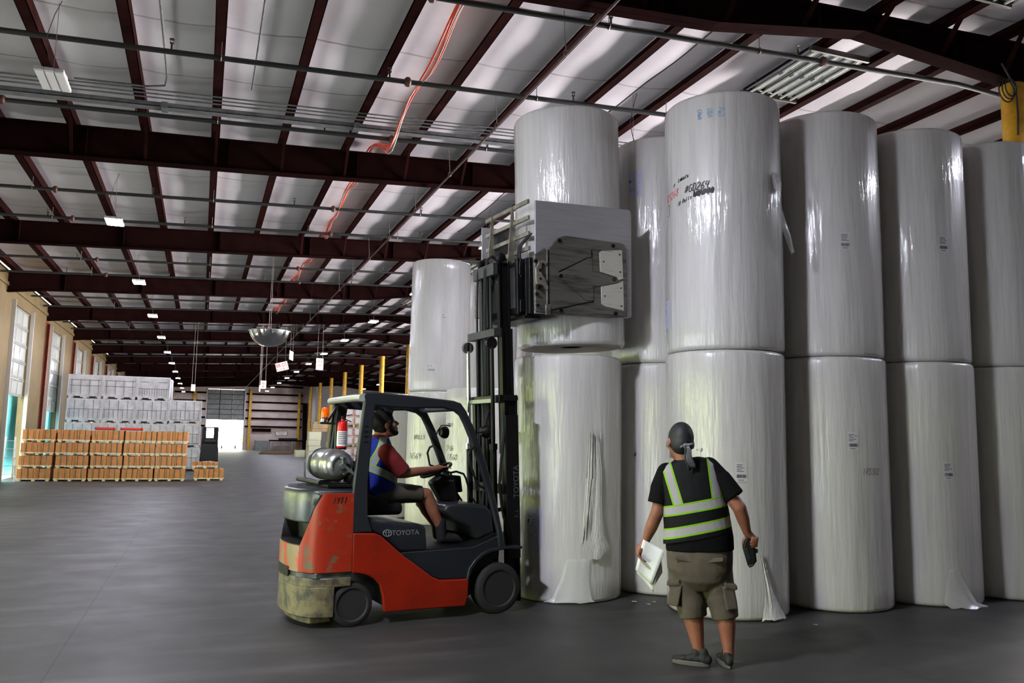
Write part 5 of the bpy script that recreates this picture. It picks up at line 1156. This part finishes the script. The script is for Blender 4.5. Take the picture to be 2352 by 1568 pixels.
# ------------------------------------------------------------------ goods and things in the distance
M_card = mat('orange_brown_carton', (190, 130, 76), 0.7, rgb2=(172, 112, 60), nscale=5)
M_gap = mat('dark_gap', (60, 36, 20), 0.9)
M_strap = mat('green_strap', (96, 122, 92), 0.25)
M_wood = mat('pale_pallet_wood', (224, 208, 170), 0.75, rgb2=(206, 184, 140), nscale=6)
M_bin = mat('grey_plastic_bin', (188, 190, 196), 0.5, rgb2=(160, 162, 168), nscale=2.5, detail=8)
M_binr = mat('bin_rib_grey', (112, 114, 120), 0.6)
M_red2 = mat('red_plastic', (206, 48, 40), 0.5)
M_slot = mat('fork_slot_shade', (26, 26, 28), 0.9)  # colour of the shade in the fork openings

def carton_bundle(loc, w, d, h, label, group, n=6, seed=0, slab=True):
    r_ = random.Random(seed); t = thing('carton_bundle', label, 'carton bundle', loc, r_.uniform(-.02, .02), group)
    pz = .10 if slab else .02; p = w/n; b = MB()
    for k in range(n):
        z1 = h-r_.uniform(0, .025); b.box(-w/2+p*k+.006, -w/2+p*(k+1)-.006, -d/2+r_.uniform(0, .02), d/2, pz, z1)
    b.obj('cartons', M_card, t, bevel=.008)
    b = MB().box(-w/2, w/2, -d/2-.004, d/2, pz-.045, pz)
    for k in (-1, 0, 1): b.box(k*w*.42-.05, k*w*.42+.05, -d/2, d/2, 0, pz-.045)
    b.obj('pallet', M_wood, t, smooth=0)
    for k in range(4):
        x = -w*.36+w*.24*k+r_.uniform(-.02, .02); s = r_.uniform(-.02, .02)
        MB().prism([(x-.008+s, .03), (x+.008+s, .03), (x+.008-s, h+.004), (x-.008-s, h+.004)], -d/2-.006, -d/2-.001).box(x-.008-s, x+.008-s, -d/2-.005, d/2, h+.001, h+.005).obj('strap', M_strap, t, smooth=0)
    return t
lv = ['bottom', 'second from the bottom', 'second from the top', 'topmost']
for s in range(5):
    for k in range(4):
        x = -5.27+1.075*s+(0.03*(k % 2))+(-.06 if k < 2 and s == 0 else 0)
        carton_bundle((x, 33.25+.02*(k % 2), .447*k), 1.03, 1.05, .445, 'strapped orange carton bundle, %s of the %s stack from the left wall' % (lv[k], nth(s)), 'strapped orange carton bundles', 6, s*7+k)
carton_bundle((.36, 33.6, 0), 1.06, 1.0, .44, 'strapped carton bundle at the bottom of the low stack beside the stacked row', 'cartons of the low stack', 6, 77)
carton_bundle((.21, 33.6, .445), .92, .9, .24, 'thin strapped carton bundle on top of the low stack beside the stacked row', 'cartons of the low stack', 5, 78)
for x0, x1, lb in ((-2.72, -2.0, 'red plastic tray lying on the fourth stack of orange cartons'), (-3.55, -2.93, 'red plastic tray lying on the third stack of orange cartons')):
    z = 1.80; b = MB().box(x0, x1, 33.0, 33.6, z, z+.02).box(x0, x1, 33.0, 33.02, z, z+.09).box(x0, x1, 33.58, 33.6, z, z+.09).box(x0, x0+.02, 33.0, 33.6, z, z+.09).box(x1-.02, x1, 33.0, 33.6, z, z+.09)
    tag(b.obj('plastic_tray', M_red2, smooth=0), lb, 'tray', 'red trays on the cartons')

def bulk_bin(loc, w, d, h, label, style, seed):
    r_ = random.Random(seed); t = thing('bulk_bin', label, 'bin', loc, r_.uniform(-.01, .01), 'stacked grey bulk bins')
    b = MB().box(-w/2, w/2, -d/2, -d/2+.05, .15, h).box(-w/2, w/2, d/2-.05, d/2, .15, h).box(-w/2, -w/2+.05, -d/2, d/2, .15, h).box(w/2-.05, w/2, -d/2, d/2, .15, h).box(-w/2, w/2, -d/2, d/2, .15, .2)
    b.box(-w/2-.015, w/2+.015, -d/2-.015, d/2+.015, h-.07, h-.02); 
    for sx in (-1, 1): b.box(sx*w/2-.035, sx*w/2+.016, -d/2-.02, -d/2+.03, .12, h)
    b.obj('body', M_bin, t, smooth=0, bevel=.008)
    b = MB(); nm = 'panel_ribs'
    if style == 0:
        for k in range(7): b.box(-w*.42+w*.14*k-.008, -w*.42+w*.14*k+.008, -d/2-.022, -d/2, .2, h*(.95 if k in (1, 3, 5) else .55))
        b.box(-w*.46, w*.46, -d/2-.022, -d/2, h*.55, h*.575)
    elif style == 1:
        for k in range(4): b.box(-w*.4+w*.267*k-.008, -w*.4+w*.267*k+.008, -d/2-.022, -d/2, .2, h*.8)
        b.box(-w*.46, w*.46, -d/2-.022, -d/2, h*.52, h*.55); b.box(-w*.46, w*.46, -d/2-.022, -d/2, h*.76, h*.79)
    else:
        for k in range(12): b.box(-w*.42+w*.076*k-.006, -w*.42+w*.076*k+.006, -d/2-.022, -d/2, .2, h*.45)
        b.box(-w*.46, w*.46, -d/2-.022, -d/2, h*.47, h*.5); b.box(-w*.42, -w*.15, -d/2-.022, -d/2, h*.76, h*.79); b.box(w*.15, w*.42, -d/2-.022, -d/2, h*.76, h*.79)
    b.obj(nm, M_binr, t, smooth=0)
    b = MB().box(-w/2+.02, w/2-.02, -d/2+.02, d/2-.02, .05, .15)
    for k in (-1, 0, 1): b.box(k*w*.43-.07, k*w*.43+.07, -d/2, d/2, 0, .15)
    b.obj('base', M_bin, t, smooth=0)
    MB().box(-w*.33, -w*.14, -d/2+.005, -d/2+.022, .03, .10).box(w*.14, w*.33, -d/2+.005, -d/2+.022, .03, .10).obj('fork_opening_shade', M_slot, t, smooth=0)  # dark panels paint the shade inside the fork openings
    return t
rowname = ['bottom', 'second', 'third', 'top']; colname = ['left', 'middle', 'right']
for c in range(3):
    for k in range(4):
        bulk_bin((-4.97+1.41*c, 42.1, 1.072*k), 1.355, 1.2, 1.065, 'grey bulk bin, %s layer of the %s tall bin stack' % (rowname[k], colname[c]), 0 if k < 3 else (1, 1, 2)[c], c*5+k)
for k in range(3): bulk_bin((-.73, 42.15, 1.087*k), 1.38, 1.2, 1.08, 'grey bulk bin, %s layer of the shorter stack on the right' % ['bottom', 'middle', 'top'][k], 0, 40+k)
for k in range(4): bulk_bin((-2.1, 43.6, 1.072*k), 1.38, 1.2, 1.065, 'grey bulk bin, %s layer behind the right tall bin stack' % rowname[k], 0, 60+k)

# second forklift far away, seen from behind
M_fk = mat('dark_forklift_paint', (16, 18, 16), 0.6)
f2 = thing('forklift', 'small dark forklift parked in the distance beside the grey bins', 'forklift', (.53, 52.6, 0), 0)
MB().prism([(-.48, .16), (.48, .16), (.50, .5), (.48, 1.05), (.36, 1.15), (-.36, 1.15), (-.48, 1.05), (-.5, .5)], -.5, .1).obj('counterweight', M_fk, f2, bevel=.03)
MB().box(-.46, .46, .1, 1.5, .25, .75).obj('chassis', M_fk, f2, bevel=.02)
for sx in (-1, 1):
    MB().bar((sx*.44, -.2, 1.0), (sx*.40, -.1, 2.1), .07, .07).obj('guard_post', M_fk, f2, bevel=.01); MB().bar((sx*.44, 1.4, .7), (sx*.40, 1.0, 2.1), .07, .07).obj('guard_post', M_fk, f2, bevel=.01)
    for y in (-.15, 1.25): MB().lathe([(0, 0), (.2, 0), (.22, .03), (.22, .15), (.2, .18), (0, .18)], (sx*.42-.09, y, .22), (1, 0, 0), 20).obj('wheel', M_rub, f2)
    MB().box(sx*.26-.05, sx*.26+.05, 1.5, 1.6, .1, 2.15).obj('mast_rail', M_fk, f2)
    MB().box(sx*.24-.05, sx*.24+.05, 1.62, 2.6, .06, .1).obj('fork', M_fk, f2)
b = MB().box(-.44, .44, -.15, 1.05, 2.08, 2.14); b.obj('guard_roof', M_fk, f2, bevel=.01)
MB().box(-.47, -.27, .12, .2, 1.1, 2.1).box(.27, .47, .12, .2, 1.1, 2.1).box(-.3, .3, .12, .2, 1.1, 1.5).obj('rear_frame', M_fk, f2, smooth=0)
MB().box(-.28, .28, .2, .7, .9, 1.35).obj('seat', M_seat, f2, bevel=.03)
MB().cyl((-.3, -.3, 1.28), (.3, -.3, 1.28), .15).obj('gas_bottle', M_fk, f2)

# domed mirror hanging in the aisle
mr = thing('dome_mirror', 'silver half dome safety mirror hanging over the aisle', 'mirror', (1.79, 26, 4.85), 0)
b = MB().lathe([(0, -.47), (.12, -.462), (.25, -.43), (.38, -.365), (.48, -.28), (.55, -.17), (.59, -.06), (.60, 0)], (0, 0, 0), n=48); b.obj('dome', M_chrome, mr, smooth=80)
MB().lathe([(.60, -.012), (.615, -.012), (.615, .012), (.60, .012), (0, .012)], (0, 0, 0), n=48).obj('rim', M_galv, mr)
MB().bar((-.1, 0, .02), (.1, 0, .02), .05, .03).obj('hanger_bracket', M_blk, mr)
for dx in (-.03, .03): MB().cyl((dx, 0, .02), (dx*.3, 0, 2.62), .006, n=6).obj('hanger_wire', M_wire, mr)
# signs on cords
M_sign = mat('white_sign_board', (232, 230, 228), 0.5); M_sred = mat('sign_red', (208, 70, 46), 0.5)
def sign(loc, w, h, rz, tilt, lines, label, cord):
    t = thing('hanging_sign', label, 'sign', loc, rz, 'white signs hanging over the aisle')
    Rm = Matrix.Rotation(tilt, 3, 'Y'); cord = zp(loc[0])+.17-loc[2]
    def R2(b): b.v = [tuple(Rm @ Vector(v)) for v in b.v]; return b
    R2(MB().box(-w/2, w/2, -.004, .004, -h/2, h/2)).obj('board', M_sign, t, smooth=0)
    for (tx, sz, dz) in lines:
        vs, fs = text_parts(tx, sz); mxw = max(v[0] for v in vs)-min(v[0] for v in vs); k = min(1, .9*w/mxw)
        R2(MB().add([(v[0]*k, -.0055, v[1]+dz) for v in vs], fs)).obj('lettering', M_sred, t, smooth=0, fix=False)
    for sx in (-.36, .36):
        p = Rm @ Vector((sx*w, 0, h*.46)); MB().cyl(p, (p.x*.8, 0, cord), .006, n=5).obj('cord', M_wire, t)
    return t
sign((3.39, 40, 4.92), .56, .40, 0, -.28, [('BB CC', .22, .06), ('6 - 5  8 - 6', .12, -.12)], 'tilted white sign with red letters BB CC below the long pipe', 2.38)
sign((3.80, 40.1, 5.46), .56, .42, 1.15, .05, [('DD EE', .2, .06), ('1 - 2', .12, -.12)], 'white sign turned almost edge on, above the BB CC sign', 1.86)
sign((5.12, 40, 5.11), .36, .56, .2, 0, [('ISLE', .17, .12), ('FF', .16, -.08)], 'upright white sign on two long cords nearest the yellow columns', 2.24)
sign((2.50, 41, 3.9), .5, .30, 1.4, 0, [('CC', .2, 0)], 'small white sign seen edge on, left of the pair in the far aisle', 3.3)
sign((2.72, 42, 4.15), .28, .40, .1, 0, [('EE', .14, .06), ('FF', .12, -.1)], 'small sign right beside the one seen edge on in the far aisle', 3.1)
sign((-.44, 40, 3.78), .2, .30, .5, 0, [('AA', .1, .0)], 'small white sign hanging above the grey bins', 3.3)

# right of the aisle, far away: cartons, wrapped pallets, timber
M_card2 = mat('plain_brown_carton', (170, 150, 112), 0.75, rgb2=(150, 128, 92), nscale=2)
M_card3 = mat('lit_carton_side', (206, 208, 178), 0.6)  # light falling on the carton fronts is mixed into this pale green-white
zz = 0.0
for k, (h, dx, m) in enumerate(((.62, 0, M_card3), (.40, .02, M_card3), (.40, -.02, M_card3), (.60, .02, M_card3), (.22, .2, M_card2), (.34, .25, M_card2), (.14, .3, M_card2))):
    b = MB().box(7.16+dx, 8.0+dx+(.2 if k > 3 else 0), 60, 61.2, zz, zz+h-.012); b.box(7.15+dx, 8.01+dx+(.2 if k > 3 else 0), 60.45, 60.75, zz, zz+h-.010)
    tag(b.obj('carton', m, bevel=.012), 'brown carton %s in the far stack left of the beacon' % ['at the bottom', 'second from the bottom', 'third from the bottom', 'fourth from the bottom', 'fifth from the bottom', 'sixth from the bottom', 'on top'][k], 'carton', 'cartons of the far stack'); zz += h
for k, (x0, x1, y, m) in enumerate(((7.25, 7.95, 69, M_card3), (8.2, 9.4, 70, M_card2))):
    tag(MB().box(x0, x1, y, y+1.1, 0, .56).box(x0-.01, x1+.01, y+.4, y+.7, 0, .565).obj('carton', m, bevel=.012), ['low pale carton on the floor far behind the gas bottle', 'low brown carton on the floor next to the pale one'][k], 'carton', 'low cartons on the floor')
M_shr = mat('shrink_wrapped_cartons', (196, 178, 176), 0.22, rgb2=(172, 140, 124), nscale=2.2, lo=.45, hi=.55, coat=.6)
for k in range(3):
    t = thing('wrapped_pallet', 'shrink-wrapped pallet of cartons, %s of the stack behind the fire extinguisher' % ['lowest', 'middle', 'topmost'][k], 'pallet load', (8.25, 48.6, 1.14*k), 0, 'shrink-wrapped pallets in a stack')
    b = MB()
    for i in range(2):
        for j in range(2): b.box(-.55+.55*i+.005, .0+.55*i-.005, -.5, .5, .13+.49*j+.005, .13+.49*(j+1)-.005)
    b.obj('cartons', M_shr, t, bevel=.02)
    for i in range(2):
        for j in range(2): MB().box(-.47+.55*i, -.10+.55*i, -.506, -.501, .2+.49*j, .52+.49*j).obj('carton_label', M_labw, t, smooth=0)
    b = MB().box(-.56, .56, -.5, .5, .1, .125)
    for sx in (-.5, 0, .5): b.box(sx-.05, sx+.05, -.5, .5, 0, .1)
    b.obj('pallet', M_wood, t, smooth=0)
tb = random.Random(4)
for k in range(9):
    x = 5.0+.3*k; y = 78+1.3*k; z = .0
    if k >= 5: x = 5.6+.35*(k-5)
    tag(MB().bar((x, y, z+.065), (x+2.6, y+tb.uniform(.2, .9)+.01*k, z+.065), .35, .12).obj('timber_plank', mat('timber_%d' % k, (120+tb.randint(-14, 14), 84, 64), .8)), 'long brown timber plank lying in the heap before the back wall', 'plank', 'timber planks on the far floor')
# things along the back wall
bk = thing('workbench', 'long dark workbench standing along the back wall under the striped sign', 'workbench', (9.3, 99.0, 0), 0)
MB().box(-1.9, 1.9, -.35, .35, 1.05, 1.2).obj('top', M_beam, bk, smooth=0)
for x in (-1.8, -.6, .6, 1.8): MB().box(x-.05, x+.05, -.3, .3, 0, 1.05).obj('leg', M_frame, bk, smooth=0)
MB().box(-.9, 1.2, -.3, .25, 1.2, 1.42).obj('vice_rail', M_blk, bk, smooth=0)
cb = thing('cabinet', 'pale grey low cabinet against the back wall right of the yellow post', 'cabinet', (6.6, 99.3, 0), 0)
MB().box(-.72, .72, -.35, .35, 0, 1.10).obj('body', M_door, cb, bevel=.01)
for sx in (-.36, .36): MB().box(sx-.34, sx+.34, -.365, -.35, .1, 1.05).obj('cabinet_door', M_door, cb, smooth=0)
MB().box(-.75, .75, -.38, .38, 1.10, 1.14).obj('worktop', M_white, cb, smooth=0)
sg = thing('warning_sign', 'white sign with black and yellow striped border on the back wall', 'sign', (8.76, 99.78, 1.96), 0)
MB().box(-.70, .70, -.02, 0, -.30, .30).obj('board', M_white, sg, smooth=0)
b = MB()
for k in range(14):
    x = -.68+.1*k; b.cur = k % 2
    for z0 in (-.30, .24): b.prism([(x, z0), (x+.1, z0), (x+.1, z0+.06), (x, z0+.06)], -.026, -.021)
for k in range(6):
    z = -.24+.08*k; b.cur = k % 2
    for x0 in (-.70, .63): b.prism([(x0, z), (x0+.07, z), (x0+.07, z+.08), (x0, z+.08)], -.026, -.021)
b.obj('striped_border', [M_ink, M_yel], sg, smooth=0)
for tx, sz, dz in (('RETURN TO', .15, .11), ('STORES', .15, -.1)):
    vs, fs = text_parts(tx, sz); MB().add([(v[0], -.024, v[1]+dz) for v in vs], fs).obj('lettering', M_ink, sg, smooth=0, fix=False)
tag(MB().box(5.5, 7.55, 99.55, 99.8, 2.1, 2.42).box(5.45, 7.6, 99.5, 99.8, 2.42, 2.46).obj('recess_band', M_beam, smooth=0), 'dark band standing in for a recess in the back wall above the grey cabinet', 'wall recess')  # dark boxes stand in for a shaded recess in the wall
# outdoors seen through the doors
M_leaf = mat('sunlit_leaves', (120, 150, 60), 0.7, rgb2=(168, 186, 96), nscale=2.5, bump=.6, bscale=4, bdist=.3)
M_trl = mat('white_trailer', (214, 224, 230), 0.5); M_trl2 = mat('grey_tarpaulin', (120, 128, 134), 0.7)
M_teal = mat('teal_trailer_paint', (92, 196, 206), 0.5)
tr = thing('trailer', 'white open trailer standing outside beyond the back door', 'trailer', (3.3, 108, 0), 0)
MB().box(-1.0, 1.0, 0, .06, .75, 1.65).box(-1.0, -.94, 0, 4, .75, 1.65).box(.94, 1.0, 0, 4, .75, 1.65).obj('side_boards', M_trl, tr, smooth=0)
MB().box(-1.0, 1.0, -.03, 4, .35, .75).obj('tarpaulin', M_trl2, tr, bevel=.04)
for sx in (-1, 1): MB().lathe([(0, 0), (.3, 0), (.32, .04), (.32, .18), (.3, .2), (0, .2)], (sx*.8-.1, 1, .31), (1, 0, 0), 20).obj('wheel', M_rub, tr)
t2 = thing('trailer', 'teal trailer side standing outside the nearest dock door in view', 'trailer', (-8.0, 37.6, -1.2), 0)
MB().box(-1.3, 1.3, -2.4, 3, 1.2, 4.6).obj('box_body', M_teal, t2, bevel=.03)
for y in (-1.2, 1.5): MB().lathe([(0, 0), (.48, 0), (.5, .04), (.5, .26), (.48, .3), (0, .3)], (.9, y, .5), (1, 0, 0), 20).obj('wheel', M_rub, t2)
MB().box(-1.1, 1.1, -2.3, 2.9, 1.0, 1.2).obj('underframe', M_blk, t2, smooth=0)
t3 = thing('trailer', 'teal trailer end glimpsed through the second dock door', 'trailer', (-7.7, 44.2, -1.2), 0)
MB().box(-1.2, 1.2, -1.6, 3, 1.2, 4.6).obj('box_body', M_teal, t3, bevel=.03)
MB().box(-1.0, 1.0, -1.5, 2.9, .9, 1.2).obj('underframe', M_blk, t3, smooth=0)
for y in (-.8, 1.6): MB().lathe([(0, 0), (.48, 0), (.5, .04), (.5, .26), (.48, .3), (0, .3)], (.8, y, .5), (1, 0, 0), 20).obj('wheel', M_rub, t3)
def bush(loc, r, label, seed):
    r_ = random.Random(seed); b = MB()
    for k in range(26):
        a = r_.uniform(0, 6.28); q = r*math.sqrt(r_.random())*.8; z = r_.uniform(.3, 1.6)*r
        b.ball((q*math.cos(a), q*math.sin(a), z), r*r_.uniform(.22, .42), 8, 6, (1, 1, .8))
    t = thing('tree', label, 'tree', loc, 0, 'sunlit trees outdoors')
    b.obj('foliage', M_leaf, t, smooth=80); MB().cyl((0, 0, 0), (0, 0, r), r*.08, n=8).obj('trunk', M_wood, t)
bush((5.9, 112, -.02), 1.2, 'sunlit green tree outside at the right edge of the back door', 1)
bush((-13.2, 34.3, -1.2), 2.2, 'sunlit green tree outside the nearest dock door in view', 2)
bush((-13, 28.2, -1.2), 2.4, 'sunlit tree left of the other one outside the nearest dock door', 3)
# ladder by the first dock door
ld = thing('step_ladder', 'grey step ladder leaning beside the nearest dock door in view', 'ladder', (-6.0, 32.3, 0), .2)
for sx in (-.2, .2): MB().bar((sx, 0, 0), (sx*.7, .5, 1.5), .05, .025).obj('stile', M_frame, ld, smooth=0); MB().bar((sx, .95, 0), (sx*.7, .52, 1.5), .04, .02).obj('prop', M_frame, ld, smooth=0)
for k in range(5): MB().bar((-.19+.01*k, .09*k+.09, .28*k+.25), (.19-.01*k, .09*k+.09, .28*k+.25), .08, .02).obj('step', M_frame, ld, smooth=0)
# scraps on the floor
M_scrap = mat('torn_film_scrap', (200, 200, 198), 0.4)
for k, (x, y, w_) in enumerate(((4.42, 8.02, .05), (4.50, 7.86, .03), (4.62, 7.95, .015), (5.55, 6.55, .02))):
    tag(MB().grid(lambda u, v: (x+w_*(u-.5)+.01*math.sin(5*v), y+.03*(v-.5), .004+.012*abs(math.sin(4*u+3*v))), 4, 3).obj('film_scrap', M_scrap, smooth=60, fix=False),
        ['largest scrap of torn film on the floor right of the held load', 'second scrap of torn film on the floor in front of the largest', 'tiny scrap of film on the floor near the largest one', 'tiny scrap of film on the floor before the corner stack'][k], 'scrap', 'film scraps on the floor')
